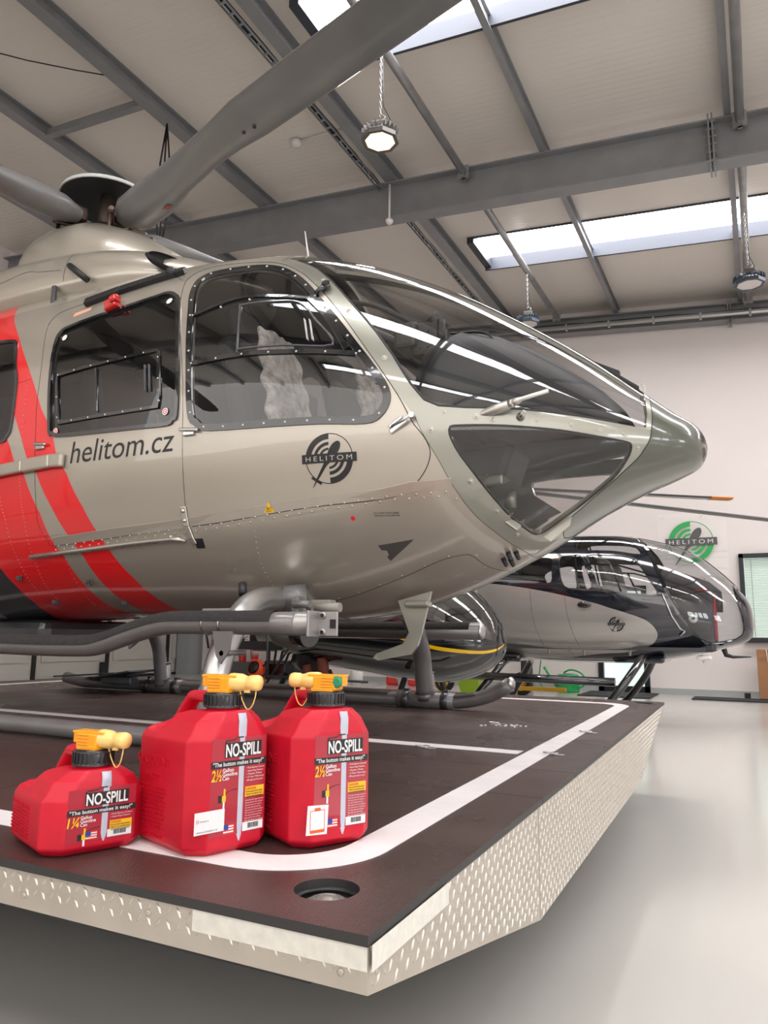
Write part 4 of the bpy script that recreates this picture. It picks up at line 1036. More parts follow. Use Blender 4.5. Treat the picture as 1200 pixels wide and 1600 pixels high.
# window frames, bars, sliding panes
PSC = mat('pale_screw', (.55, .55, .53), .35, .5)
EDGE = mat('clear_plastic_edge', (.10, .10, .105), .15, 0, .6)
def dens(l, closed=True, n=8):
    o = []
    for a, c in zip(l, l[1:] + ([l[0]] if closed else [])): o += [(a[0] + (c[0] - a[0]) * k / n, a[1] + (c[1] - a[1]) * k / n) for k in range(n)]
    return o
for sd in (1, -1):
    c, p = SIDE[sd]; b = MB(); st = MB()
    f1.strip(b, cwin, -.004, .032, .006, True, side=sd); f1.studs(st, cwin, .105, .0068, .009, True, side=sd, shift=.014)
    f1.strip(b, smoothpts([(-2.318, 1.11), (-2.1, 1.02), (-1.9, .995), (-1.72, .985)], 5), -.010, .010, .006, side=sd)
    f1.strip(b, smoothpts([(-2.268, 1.355), (-2.0, 1.325), (-1.75, 1.305), (-1.45, 1.283)], 5), -.013, .013, .006, side=sd)
    f1.strip(b, smoothpts([(-1.73, .985), (-1.60, 1.12), (-1.50, 1.27)], 5), -.006, .020, .006, side=sd)
    f1.studs(st, [(-2.318, 1.11), (-1.9, .995), (-1.72, .985)], .14, .006, .009, side=sd); f1.studs(st, [(-2.268, 1.355), (-2.0, 1.325), (-1.45, 1.283)], .13, .006, .009, side=sd)
    f = b.build('cockpit_window_frame', BLACKG, c); st.build('frame_screws', PSC, c)
    b = MB(); f1.strip(b, [(-2.06, 1.06), (-2.02, 1.32)], -.004, .004, .009, side=sd); f1.strip(b, smoothpts([(-2.06, 1.06), (-1.9, 1.03), (-1.76, 1.02), (-1.66, 1.12), (-1.56, 1.25), (-1.8, 1.275), (-2.02, 1.30)], 4), -.005, .005, .004, side=sd)
    b.build('sliding_pane_rails', EDGE, c)
    b = MB()
    for dx in (0, .025): f1.strip(b, [(-1.71 + dx, 1.13), (-1.675 + dx, 1.245)], -.003, .003, .013, side=sd)
    b.build('pane_handle', mat('clear_handle', (.5, .5, .5), .1, 0, .8), c)
    b = MB(); f1.strip(b, pwin, -.008, .014, .010, True, side=sd); b.build('passenger_window_seal', BLACKG, p)
    b = MB(); st = MB(); iwd = dens([(-3.135, 1.345), (-2.49, 1.29), (-2.445, 1.50), (-3.085, 1.515)])
    f1.strip(b, iwd, .0, .020, .006, True, side=sd); f1.studs(st, iwd, .11, .0055, .009, True, side=sd, shift=.010); f1.strip(b, [(-2.87, 1.33), (-2.83, 1.50)], -.005, .005, .006, side=sd)
    b.build('sliding_vent_frame', BLACKG, p); st.build('vent_screws', PSC, p)
    b = MB(); [f1.strip(b, [(-2.55 + d, 1.345), (-2.525 + d, 1.45)], -.003, .003, .009, side=sd) for d in (0, .026)]; b.build('vent_handle', EDGE, p)
    b = MB(); f1.strip(b, rwin, -.006, .016, .006, True, side=sd); f1.studs(b, rwin, .1, .005, .008, True, shift=.008, side=sd); b.build('rear_window_seal', BLACKG, H1)
# round warning stickers on the passenger window
b = MB(); r2 = MB()
for (X, Z, red) in ((-3.165, 2.56, 0), (-2.508, 2.655, 0), (-2.395, 2.05, 1), (-3.105, 2.035, 1)):
    P, Fc = disc_ring(0, .017, 0, 2 * math.pi, 20); pp = f1.decal(P, X, Z, .001); b.poly([Vector(q) for q in pp], Fc)
    if red:
        P, Fc = disc_ring(.008, .0125, 0, 2 * math.pi, 20); pp = f1.decal(P, X, Z, .0016); r2.poly([Vector(q) for q in pp], Fc); P, Fc = disc_ring(0, .004, 0, 2 * math.pi, 12); r2.poly([Vector(q) for q in f1.decal(P, X, Z, .0016)], Fc)
sk = b.build('window_stickers', CREAM, PD); r2.build('red_rings', REDP, sk)
# lettering and badge (wrapped on the flanks)
ink = mat('black_lettering', (.012, .012, .014), .35)
def Mdec(F, X0, Z0, sd=1, dz=0.0010):
    return lambda x, y, l=0: Vector(F.decal([(x, y)], X0, Z0, .0007 + dz * l, sd)[0])
P, Fc, w_, x_ = text_shape('helitom.cz', 1., 0., .14, 1.0)
for sd in (1, -1):
    b = MB(); sx = .655 / w_; sy = .158; pts = [((p[0] - x_) * sx - (0 if sd == 1 else .655), p[1] * sy) for p in P]
    b.poly([Vector(q) for q in f1.decal(pts, -2.985, 1.858, .0008, sd)], Fc); b.build('website_lettering', ink, SIDE[sd][1], 'dark lettering helitom.cz' if sd == 1 else None)
for sd in (1,):
    g1, d1, t1 = MB(), MB(), MB()
    emblem(g1, d1, t1, .104, Mdec(f1, -1.551, 1.762, sd)); g = g1.build('round_badge', ink, CDR, 'dark round badge with a name bar reading HELITOM', fix=True); d1.build('blade_and_bar', ink, g); t1.build('badge_lettering', mat('badge_letter_grey', (.45, .42, .36), .4), g)
b = MB(); P = [(0, .045), (-.026, 0), (.026, 0)]; b.poly([Vector(q) for q in f1.decal(P, -1.845, 1.556, .0032)], [(0, 1, 2)]); tr = b.build('warning_triangle', lblyel, CDR, 'yellow ELT triangle')
b = MB(); add_text(b, 'ELT', height=.011, M=lambda x, y: Vector(f1.decal([(x, y)], -1.845, 1.556, .0040)[0]), x0=-.010, y0=.012, bold=.01)
add_text(b, 'EMERGENCY', width=.030, height=.005, M=lambda x, y: Vector(f1.decal([(x, y)], -1.845, 1.556, .0040)[0]), x0=-.015, y0=.004); b.build('triangle_text', ink, tr)
b = MB()
for i, t in enumerate(('DO NOT PUSH HERE', 'REMOVE PLUG BEFORE')): add_text(b, t, width=.10, height=.006, M=lambda x, y: Vector(f1.decal([(x, y)], -1.30, 1.535, .0008)[0]), x0=-.09, y0=-i * .010)
b.build('small_placard_text', ink, H1)
b = MB(); P, Fc = disc_ring(0, .009, 0, 2 * math.pi, 16); b.poly([Vector(q) for q in f1.decal(P, -1.48, 1.52, .001)], Fc); b.build('red_dot', REDP, H1)
# triangular NACA inlet, sunk look: dark recess with a lip
b = MB(); na = [(-1.410, 2.300), (-1.262, 2.322), (-1.335, 2.395), (-1.385, 2.442)]
P, N = f1.S([p[0] for p in na], [p[1] for p in na], .0012); Pi, _ = f1.S([-1.395, -1.30, -1.345, -1.38], [2.315, 2.33, 2.385, 2.42], -.03)
b.poly([Vector(q) for q in P] + [Vector(q) for q in Pi], [(0, 1, 5, 4), (1, 2, 6, 5), (2, 3, 7, 6), (3, 0, 4, 7), (4, 5, 6, 7)]); b.poly([Vector(q) + Vector(n_) * .0002 for q, n_ in zip(P, N)], [(0, 1, 2, 3)])
b.build('air_inlet', mat('inlet_dark', (.06, .055, .05), .6), H1)
# ---- door hardware
def handle(X, t, sd=1, L=.105, ang=6):
    p, n = f1.S(X, t, 0, sd); p, n = Vector(p[0]), Vector(n[0]); b = MB()
    xd = Vector((sd * 0 + 1, 0, 0)); xd = (xd - n * xd.dot(n)).normalized(); up = n.cross(xd) * -1
    if up.z < 0: up = -up
    M = Matrix((xd, n, up)).transposed()
    b.box(p + n * .006, (.062, .014, .030), M, .004)
    b.box(p + n * .016 + up * .010 + xd * .006, (L, .016, .016), M @ Matrix.Rotation(R(ang), 3, 'Y'), .006)
    return b
handle(-2.245, 1.572).build('door_handle', STEEL, CDR); handle(-3.20, 1.568, L=.09).build('door_handle', STEEL, PD)
b = MB(); p, n = f1.S(-1.255, 1.60); p, n = Vector(p[0]), Vector(n[0])
b.box(p + n * .008, (.085, .016, .020), Matrix.Rotation(R(-32), 3, 'Y'), .003); b.box(p + n * .010 + Vector((-.012, 0, .018)), (.07, .014, .014), Matrix.Rotation(R(-32), 3, 'Y'), .003)
b.tube([p + n * .014 + Vector((-.03, 0, .0)), p + n * .022 + Vector((.055, 0, .035))], .006, 8); b.tube([p + n * .002 + Vector((.058, 0, .036)), p + n * .028 + Vector((.058, 0, .036))], .012, 12)
b.build('door_latch', STEEL, CDR)
b = MB(); p, n = f1.S(-1.655, .885); p, n = Vector(p[0]), Vector(n[0])
b.tube([p + n * .0, p + n * .03], .02, 14); b.tube([p + n * .02, p + n * .03 + Vector((-.04, -.02, -.05))], [.016, .010], 10); b.build('door_latch', BLACKG, CDR)
# lower sliding-door track with its roller arm
b = MB(); tk = np.array([(-3.325, 2.155), (-3.0, 2.135), (-2.6, 2.108), (-2.38, 2.094)]); P, N = f1.S(tk[:, 0], tk[:, 1], .012)
b.tube([Vector(q) for q in P] + [Vector(P[-1]) + Vector((.03, -.004, -.003)), Vector(P[-1]) + Vector((.07, .02, -.008))], .011, 10)
f1.strip(b, [tuple(q) for q in tk], -.016, .006, .008); f1.studs(b, [tuple(q) for q in tk], .1, .008, .012, shift=-.010)
b.build('door_track', mat('track_metal', (.55, .52, .47), .25, .8), H1)
b = MB(); P, N = f1.S([-2.285, -2.283, -2.272, -2.262], [1.905, 2.02, 2.10, 2.135], .008)
for i in range(3): b.bar(Vector(P[i]), Vector(P[i + 1]), .030, .010, Vector(N[i]), .003)
for t in (1.93, 1.985): p, n = f1.S(-2.284, t, .012); b.ball(Vector(p[0]), .010, 10)
b.build('roller_arm', MATS['track_metal'], PD)
b = MB(); P, N = f1.S([-2.262, -2.215, -2.215, -2.262], [2.10, 2.10, 2.165, 2.165], .0012); b.poly([Vector(q) for q in P], [(0, 1, 2, 3)]); b.build('track_opening', BLACK, H1)
# upper sliding rail: heavy black channel over the doors
b = MB(); up = [(-3.11, .885), (-2.9, .815), (-2.7, .745), (-2.58, .70), (-2.53, .68)]; P, N = f1.S([q[0] for q in up], [q[1] for q in up], .014)
for i in range(4): b.bar(Vector(P[i]), Vector(P[i + 1]), .05, .028, Vector(N[i]), .004)
b.build('upper_door_rail', BLACK, H1)
b = MB(); p, n = f1.S(-2.60, .715, .03); b.ball(Vector(p[0]), .026, 14, (1, .8, 1)); b.build('rail_end_cap', DARKPL, H1)
# middle rail fairing, running aft
b = MB(); P, N = f1.S([-3.015, -3.10, -3.30, -3.62], [1.615, 1.612, 1.618, 1.63], .018)
for i in range(3): b.bar(Vector(P[i]), Vector(P[i + 1]) , .07 - (.0 if i < 2 else .006), .03, Vector(N[i]) , .011)
b.build('rail_fairing', CHAMP, PD)
b = MB(); P, N = f1.S([-3.6, -4.4], [1.64, 1.66], .006); b.tube([Vector(q) for q in P], .009, 8); b.build('middle_rail', BLACK, H1)
# red position light
b = MB(); p, n = f1.S(-2.875, .965); p, n = Vector(p[0]), Vector(n[0]); M = Matrix.Rotation(R(-14), 3, 'Y')
b.box(p + n * .022, (.085, .045, .060), M, .012); b.box(p + n * .028 + Vector((.03, -.005, .014)), (.05, .05, .040), M, .012)
b.build('red_position_light', mat('red_lens', (.55, .01, .008), .18, 0, 1.), H1)
b = MB(); P = [(-.06, 0), (.055, .022), (.055, .048), (-.06, .026)]; b.poly([Vector(q) for q in f1.decal(P, -3.11, 2.69, .001)], [(0, 1, 2, 3)]); b.build('pink_placard', mat('placard_pink', (.75, .40, .28), .5), H1)
# wire cutter above the cabin / door blades at the belly: small strips and anchors
b = MB()
for (X, t) in ((-3.50, 2.33), (-3.02, 2.40), (-3.40, 2.62), (-2.92, 2.66)):
    p, n = f1.S(X, t); p, n = Vector(p[0]), Vector(n[0]); b.box(p + n * .006, (.028, .014, .022), None, .003); b.bar(p + n * .004 + Vector((.014, 0, .018)), p + n * .012 + Vector((.024, 0, -.014)), .006, .022)
b.build('belly_step_lugs', DARKP, H1)
# ---- step plate of the pitot: silver housing on the band with a pipe
b = MB(); p, n = f1.S(-.905, 1.51); p, n = Vector(p[0]), Vector(n[0])
pf = [(-.085, .006), (-.05, .014), (0, .022), (.05, .024), (.08, .018)]
P = [[p + Vector((x, 0, z0 + z1 * 0)) + n * (.002 + q * math.sin(a) * 1.1) + Vector((0, 0, q * math.cos(a) * .9)) for a in [math.pi * j / 10 for j in range(11)]] for (x, q), z0, z1 in zip(pf, (-.020, -.008, .002, .012, .018), (0,) * 5)]
b.grid(P); b.ball(p + Vector((.082, 0, .018)) + n * .012, .017, 12)
b.tube([p + Vector((.07, 0, .016)) + n * .012, p + Vector((.105, 0, .024)) + n * .016, p + Vector((.125, 0, .030)) + n * .018, p + Vector((.225, 0, .046)) + n * .022], [.015, .014, .0085, .0085], 12)
b.build('pitot_probe', mat('brushed_aluminium', (.62, .60, .56), .3, .85), H1)
b = MB(); p, n = f1.S(-.80, 1.53); p, n = Vector(p[0]), Vector(n[0]); b.tube([p, p + n * .03 + Vector((.01, 0, .01))], [.018, .009], 10); b.build('temperature_probe', STEEL, H1)
# wiper: small arm at the nose top edge and short wire cutter wedge over the windshield
b = MB(); P1, N1 = f1.S([-.62, -.50], [.06, .06], .004)
b.prism([Vector(P1[0]) + Vector((0, .02, 0)), Vector(P1[1]) + Vector((0, .02, 0)), Vector(P1[1]) + Vector((0, .02, .034)), Vector(P1[0]) + Vector((-.05, .02, .020))], (0, .03, 0))
b.prism([Vector(P1[1]) + Vector((.0, .02, 0)), Vector(P1[1]) + Vector((.08, .02, -.062)), Vector(P1[1]) + Vector((.078, .02, -.048)), Vector(P1[1]) + Vector((.0, .02, .014))], (0, .03, 0)); b.build('wire_cutter', BLACK, H1)
b = MB(); P1, _ = f1.S([-.405], [.0]); c = Vector(P1[0]); b.tube([c + Vector((.012 * math.cos(t) - .0, 0, .025 * math.sin(t) + .02)) for t in [2 * math.pi * i / 14 for i in range(14)]], .0016, 6, closed=True); b.build('wire_loop', STEEL, H1)
b = MB(); P1, _ = f1.S([-2.06], [.10]); c = Vector(P1[0]); b.tube([c, c + Vector((-.035, 0, .20))], [.006, .003], 8); b.build('whip_antenna', CREAM, H1)
# central windshield post
b = MB(); f1.strip(b, [(x, 0.002) for x in np.linspace(-1.95, -.40, 30)], -.022, .022, .004); b.build('windshield_post', BLACKG, WS)
b = MB(); both(lambda sd: f1.strip(b, [(x, t) for x, t in gU[3:-7]], -.001, .010, .001, side=sd)); both(lambda sd: f1.strip(b, gL, -.001, .009, .001, True, side=sd)); b.build('glazing_seal', BLACK, H1)
# grey hinge plate under the chin and lamp cluster
b = MB(); p, n = f1.S(-.755, 2.84); p, n = Vector(p[0]), Vector(n[0])
b.prism([p + Vector((-.10, -.01, -.005)), p + Vector((.0, -.01, .055)), p + Vector((.075, -.012, .085)), p + Vector((.060, -.02, .010)), p + Vector((-.02, -.02, -.055))], (0, -.008, 0)); b.build('chin_plate', tread if False else mat('chin_plate_metal', (.55, .53, .48), .35, .6), H1)
b = MB()
for (X, t) in ((-.985, 2.86), (-.955, 2.80), (-.93, 2.85), (-.965, 2.92)):
    p, n = f1.S(X, t); p, n = Vector(p[0]), Vector(n[0]); b.tube([p, p + n * .03], [.012, .009], 8); b.ball(p + n * .03, .010, 8)
b.build('antenna_fittings', DARKPL, H1)
b = MB(); p, n = f1.S(-.893, 2.45, .004); p, n = Vector(p[0]), Vector(n[0]); b.box(p, (.085, .014, .034), Matrix.Rotation(R(38), 3, 'Y') @ Matrix.Rotation(R(-30), 3, 'X'), .006); b.build('step_latch', FRAMEP, H1)
# ---- cowlings above the cabin
def simple_skin(F, name, mats, parent, zl=(), nx=60, nt=44, label=None, paints=(), xpow=1.2):
    V_, T_ = F.zones([], list(paints), nx, nt, xpow); return F.skin(name, V_, [(t, p) for t, z, p in T_], mats, parent, label=label)
fc = Fus(3.285, [-2.38, -2.50, -2.75, -3.05, -3.35, -3.8, -4.4, -5.2, -6.2], [0, .22, .42, .52, .56, .58, .58, .56, .4], [2.98, 2.98, 2.98, 3.0, 3.0, 3.0, 3.0, 2.98, 2.95],
         [2, 2.1, 2.3, 2.6, 2.8, 2.8, 2.8, 2.6, 2.4], [2] * 9, [2.99, 3.06, 3.16, 3.24, 3.30, 3.34, 3.36, 3.34, 3.2], [2.97, 2.92, 2.85, 2.8, 2.8, 2.8, 2.8, 2.8, 2.8])
redc = [(-4.05, 1.57), (-4.3, 1.0), (-4.6, .5), (-4.7, 0), (-5.2, 0), (-4.9, .6), (-4.6, 1.57)]
simple_skin(fc, 'engine_cowling', [CHAMP, REDP], H1, paints=[(1, redc)])
fd = Fus(3.285, [-2.98, -3.02, -3.15, -3.38, -3.68, -3.97, -4.18, -4.32, -4.38], [0, .12, .27, .40, .455, .43, .33, .16, 0], [3.2] * 9, [2, 2, 2.1, 2.2, 2.3, 2.3, 2.2, 2, 2], [2] * 9,
         [3.21, 3.29, 3.40, 3.54, 3.645, 3.67, 3.61, 3.45, 3.22], [3.19, 3.1, 3.0, 2.9, 2.9, 2.9, 3.0, 3.1, 3.18])
simple_skin(fd, 'mast_fairing', [CHAMP], H1)
b = MB(); fc.strip(b, smoothpts([(-3.42, .2), (-3.44, .8), (-3.42, 1.2), (-3.42, 1.57)], 5), -.002, .002, .001); fc.strip(b, smoothpts([(-4.6, 1.50), (-4.0, 1.42), (-3.75, 1.32), (-3.62, 1.38), (-3.45, 1.43)], 5), -.0015, .0015, .001); b.build('cowling_seams', BLACK, H1)
b = MB(); p, n = fc.S(-2.78, 1.42); p = Vector(p[0]); 
for k in range(2):
    b.lathe([(.001, -.01), (.085, 0), (.105, .02), (.092, .034)], p + Vector((.0, 0, 0)), 28, Matrix.Rotation(R(-22), 3, 'Z') @ Matrix.Rotation(R(58), 3, 'Y') @ Matrix.Diagonal((.62, 1.25, 1)).to_3x3()); break
b.build('engine_air_intake', mat('intake_black', (.006, .006, .006), .7), H1)
b = MB(); p, n = fc.S(-3.35, 1.45, .03); p, n = Vector(p[0]), Vector(n[0]); q = p + Vector((.13, -.01, -.10)); b.tube([p - n * .03, p, q, q - n * .03], .018, 10); b.build('grab_handle', BLACK, H1)
b = MB(); p, n = fc.S(-3.47, 1.565, .01); p, n = Vector(p[0]) - Vector((0, 0, .03)), Vector(n[0]); b.box(p + Vector((0, 0, -.06)), (.03, .02, .12), None, .004); b.box(p + Vector((-.025, 0, -.12)), (.05, .02, .025), None, .004); b.build('cowling_latch', DARKP, H1)
b = MB(); b.tube([(-5.9, YC, 2.7), (-7.5, YC, 2.85), (-9.6, YC, 3.0)], [.36, .25, .18], 28); b.build('tail_boom', CHAMP, H1)
# ---- rotor
RT = empty('main_rotor', None, None, (-3.755, YC, 0)); RT.parent = H1
blm = noise_var(mat('rotor_blade_paint', (.165, .162, .16), .42, .15, .25), 5, .07)
b = MB(); b.lathe([(.05, 3.45), (.06, 3.7), (.05, 3.93)], (0, 0, 0), 20)
b.lathe([(0, 3.60), (.15, 3.61), (.16, 3.64), (.13, 3.68), (0, 3.69)], (0, 0, 0), 24)
b.build('rotor_mast', mat('mast_brown_metal', (.10, .075, .06), .4, .8), RT)
b = MB(); b.lathe([(0, 3.94), (.17, 3.93), (.27, 3.905), (.305, 3.88), (.312, 3.885), (.30, 3.91), (.21, 3.955), (0, 3.98)], (0, 0, 0), 40); b.mi = 1
b.lathe([(0, 3.935), (.17, 3.925), (.265, 3.90), (.298, 3.885)], (0, 0, -.004), 40); b.build('rotor_cap', [mat('cap_pale_grey', (.50, .52, .50), .35), DARKPL], RT)
hubm = mat('hub_brown_metal', (.085, .055, .042), .4, .7)
angs = (-15.5, 72, 164, 253)
def blade_mesh():
    secs = [(.20, .15, .095, 10, 0.02, 3.70), (.33, .27, .16, 10, .03, 3.70), (.55, .275, .155, 10, .03, 3.71), (.80, .225, .12, 10, .02, 3.735), (1.1, .215, .075, 9, .012, 3.76), (1.30, .235, .055, 9, .015, 3.775), (1.5, .275, .044, 8, .02, 3.785), (2.0, .285, .040, 7, .03, 3.80), (3.0, .285, .034, 4, .03, 3.80), (4.2, .28, .028, 2, .03, 3.74), (5.0, .26, .022, 1, .04, 3.68), (5.1, .16, .01, 0, .06, 3.675)]
    b = MB(); P = []
    for (r, ch, th, tw, sweep, z) in secs:
        row = []
        for k in range(24):
            a = 2 * math.pi * k / 24; c = math.cos(a); s_ = math.sin(a)
            x = c * ch / 2; t = th / 2 * s_ * (1 if r < .7 else (1 - .55 * (-c + 1) / 2 * (1 if r > 1 else .5)))
            M = R(-tw); row.append(Vector((r, x * math.cos(M) - t * math.sin(M) + sweep, z + x * math.sin(M) + t * math.cos(M))))
        P.append(row)
    b.grid(P, closed_v=True); b.poly(P[0], [list(range(24))]); b.poly(P[-1], [list(range(24))])
    return b
b0 = blade_mesh(); me = b0.mesh('rotor_blade'); me.materials.append(blm)
for i, a in enumerate(angs):
    o = bpy.data.objects.new('rotor_blade', me); COL.objects.link(o); o.parent = RT; o.rotation_euler = (0, 0, R(a))
    b = MB(); b.box((.21, 0, 3.72), (.13, .11, .10), None, .02); b.tube([(.27, -.11, 3.68), (.27, -.11, 3.42)], .013, 8); b.ball((.27, -.11, 3.68), .026, 10); b.tube([(.14, -.03, 3.66), (.30, -.12, 3.68)], .016, 8)
    c = b.build('blade_root_fitting', hubm, RT); c.rotation_euler = (0, 0, R(a))
    if i == 0:
        b = MB(); b.box((.62, .08, 3.642), (.06, .035, .002), Matrix.Rotation(R(9), 3, 'X')); d = b.build('blade_data_mark', mat('dull_red_mark', (.25, .05, .04), .5), o)
        b = MB()
        for (x, y) in ((1.42, .05), (1.50, .06)): b.cyl((x, y, 3.750), (x, y, 3.775), .010, n=10)
        b.build('drain_holes', BLACK, o)
# ---- landing gear
def skid(y, r, label, cover):
    b = MB(); z = PZ + r + .004
    pts = [(-5.0, y, z + .03), (-4.8, y, z), (-2.0, y, z), (-1.74, y, z)] + [tuple(p) for p in arc((-1.70, y, z), (-1.34, y, z + .115), (-1.50, y, z + .005), 8)]
    b.tube(pts, r, 20); s = b.build('skid_tube', GREYP, H1, label)
    b = MB(); b.ball((-1.335, y, z + .117), r * 1.0, 16, (.6, 1, 1)); b.build('skid_end_cap', SILV, s)
    b = MB()
    for (x0, x1) in cover:
        P = [[Vector((x, y + (r + .004) * math.cos(a), z + (r + .004) * math.sin(a) + (0 if x < -1.68 else (x + 1.68) * .12))) for a in [R(35 + 110 * j / 8) for j in range(9)]] for x in np.linspace(x0, x1, 6)]
        b.grid(P)
    b.build('grip_strip', BLACK, s)
    return s
sk_far = skid(4.32, .042, None, [(-3.6, -2.12), (-1.78, -1.52)]); sk_near = skid(2.27, .036, None, [])
def crosstube(x, dx=0, silver=True):
    b = MB()
    for sd, y0 in ((-1, 2.27), (1, 4.32)):
        s_ = (y0 - YC); m = lambda yy, zz: (x + dx * 0, YC + yy * (1 if s_ > 0 else -1), zz)
        pts = smoothpts([m(0, 1.155), m(.40, 1.17), m(.62, 1.195), m(.78, 1.16), m(.88, 1.07), m(.955, .95), m(.985, .84), m(1.015, .66)], 5)
        b.tube([tuple(p) for p in pts], .052 if s_ < 0 else .048, 20)
    return b.build('cross_tube', SILV if silver else GREYP, H1)
# front tube: near leg is bare silver, far leg grey sleeve
crosstube(-1.87); crosstube(-3.98, silver=False)
b = MB(); b.tube([tuple(p) for p in smoothpts([(-1.87, 4.07, 1.16), (-1.87, 4.165, 1.07), (-1.87, 4.24, .95), (-1.87, 4.27, .84), (-1.87, 4.30, .70)], 4)], .055, 20); b.build('leg_sleeve', GREYP, H1)
for x in (-1.87, -3.98):
    for y, r in ((4.32, .042), (2.27, .036)):
        b = MB(); z = PZ + r + .004
        b.tube([(x, y - .01 * (1 if y > YC else -1), z + .16), (x, y, z + .07), (x, y, z + .04)], [r * 1.18, r * 1.25, r * 1.7], 18); b.tube([(x - .19, y, z), (x + .19, y, z)], r + .008, 18)
        b.tube([(x, y - .012 * (1 if y > YC else -1), z + .165), (x, y - .012, z + .172)], r * 1.3, 18)
        c = b.build('skid_saddle', GREYP, H1)
        b = MB()
        for dx in (-.13, .13): b.tube([(x + dx - .022, y, z), (x + dx + .022, y, z)], r + .012, 18); b.box((x + dx, y, z + r + .015), (.035, .03, .02), None, .003)
        b.build('clamp_band', DARKP, c)
# ground-handling plate on the far rear skid
b = MB(); b.box((-4.45, 4.16, .735), (.62, .34, .012), Matrix.Rotation(R(-4), 3, 'Y'), .003); b.box((-4.2, 4.16, .745), (.36, .30, .012), Matrix.Rotation(R(-9), 3, 'Y'), .003); b.box((-4.35, 4.25, .69), (.30, .08, .06), None, .01)
b.build('ground_handling_plate', noise_var(mat('slate_plate', (.10, .115, .135), .35, .4), 6, .1), H1)
b = MB(); b.tube([(-4.07 + .055 * math.cos(t), 3.93 + .055 * math.sin(t) * .3, .99 + .055 * math.sin(t)) for t in [2 * math.pi * i / 20 for i in range(20)]], .012, 8, closed=True); b.prism([(-4.02, 3.95, 1.08), (-3.88, 3.95, 1.10), (-3.90, 3.95, .98), (-3.98, 3.95, .93)], (0, .02, 0)); b.build('leg_clamp_ring', STEEL, H1)
# ---- boarding steps
stepm = noise_var(mat('step_grey_paint', (.185, .175, .17), .32, .2, .5), 7, .06)
def step(y, side, x_end, r):
    pts = smoothpts([(x_end, y, 1.085), (-2.0, y, 1.085), (-2.14, y, 1.08), (-2.30, y, 1.045), (-2.46, y, 1.0), (-2.60, y, .985), (-3.0, y, .985), (-3.2, y, .995), (-3.45, y, 1.06)], 4)
    b = MB(); b.tube([tuple(p) for p in pts], r, 20); st = b.build('boarding_step', stepm, H1)
    b = MB(); P = []
    for i, p in enumerate(pts):
        if p[0] > x_end - .05: continue
        P.append([Vector((p[0], y + (r + .005) * math.cos(a), p[2] + (r + .005) * math.sin(a))) for a in [R(8 + 164 * j / 12) for j in range(13)]])
    b.grid(P); b.build('anti_slip_cover', noise_var(mat('anti_slip_black', (.028, .026, .026), .85), 60, .3, bump=.5, bscale=300), st)
    return st
st = step(2.30, -1, -1.50, .043)
b = MB()
b.grid([[Vector((x, 2.30 + r_ * math.cos(a), 1.085 + q_ * math.sin(a))) for a in [2 * math.pi * j / 20 for j in range(20)]] for x, r_, q_ in ((-1.52, .043, .043), (-1.44, .018, .043))], closed_v=True)
b.box((-1.437, 2.30, 1.085), (.010, .075, .092), None, .003)
b.box((-1.395, 2.335, 1.085), (.08, .010, .088), None, .003)
for z in (1.055, 1.115): b.lathe([(.007, -.004), (.013, -.004), (.013, .004), (.007, .004)], (-1.415, 2.329, z), 18, Matrix.Rotation(R(90), 3, 'X'))
b.build('step_end_bracket', mat('satin_aluminium', (.42, .41, .40), .35, .7), st)
b = MB()
for z in (1.055, 1.115): b.cyl((-1.415, 2.3245, z), (-1.415, 2.323, z), .0075, n=12)
b.box((-1.372, 2.328, 1.085), (.022, .004, .032)); b.build('bracket_holes', BLACK, st)
b = MB(); b.tube([(-1.835, 2.30, 1.085), (-1.825, 2.30, 1.085)], .047, 24); b.tube([(-1.915, 2.30, 1.085), (-1.907, 2.30, 1.085)], .046, 24)
b.build('step_clamp_band', STEEL, st)
b = MB()
b.prism([(-1.835, 2.235, 1.055), (-1.745, 2.235, 1.055), (-1.752, 2.235, .99), (-1.79, 2.235, .935), (-1.815, 2.235, .965)], (0, .006, 0))
b.prism([(-1.935, 2.36, 1.06), (-1.84, 2.36, 1.06), (-1.87, 2.36, .95), (-1.89, 2.36, .94)], (0, .006, 0))
b.tube([(-1.79, 2.235, .975), (-1.79, 2.37, .975)], .010, 10); b.build('step_bracket_plate', stepm, st)
b = MB(); b.tube([(-2.62, 4.28, 1.075), (-1.50, 4.28, 1.075)], .052, 22); st = b.build('boarding_step', stepm, H1)
b = MB(); b.ball((-1.50, 4.28, 1.075), .052, 18, (.45, 1, 1)); b.build('step_end_cap', SILV, st)
b = MB(); P = [[Vector((x, 4.28 + .056 * math.cos(a), 1.075 + .056 * math.sin(a))) for a in [R(40 + 130 * j / 10) for j in range(11)]] for x in (-2.6, -1.56)]; b.grid(P); b.build('anti_slip_cover', MATS['anti_slip_black'], st)
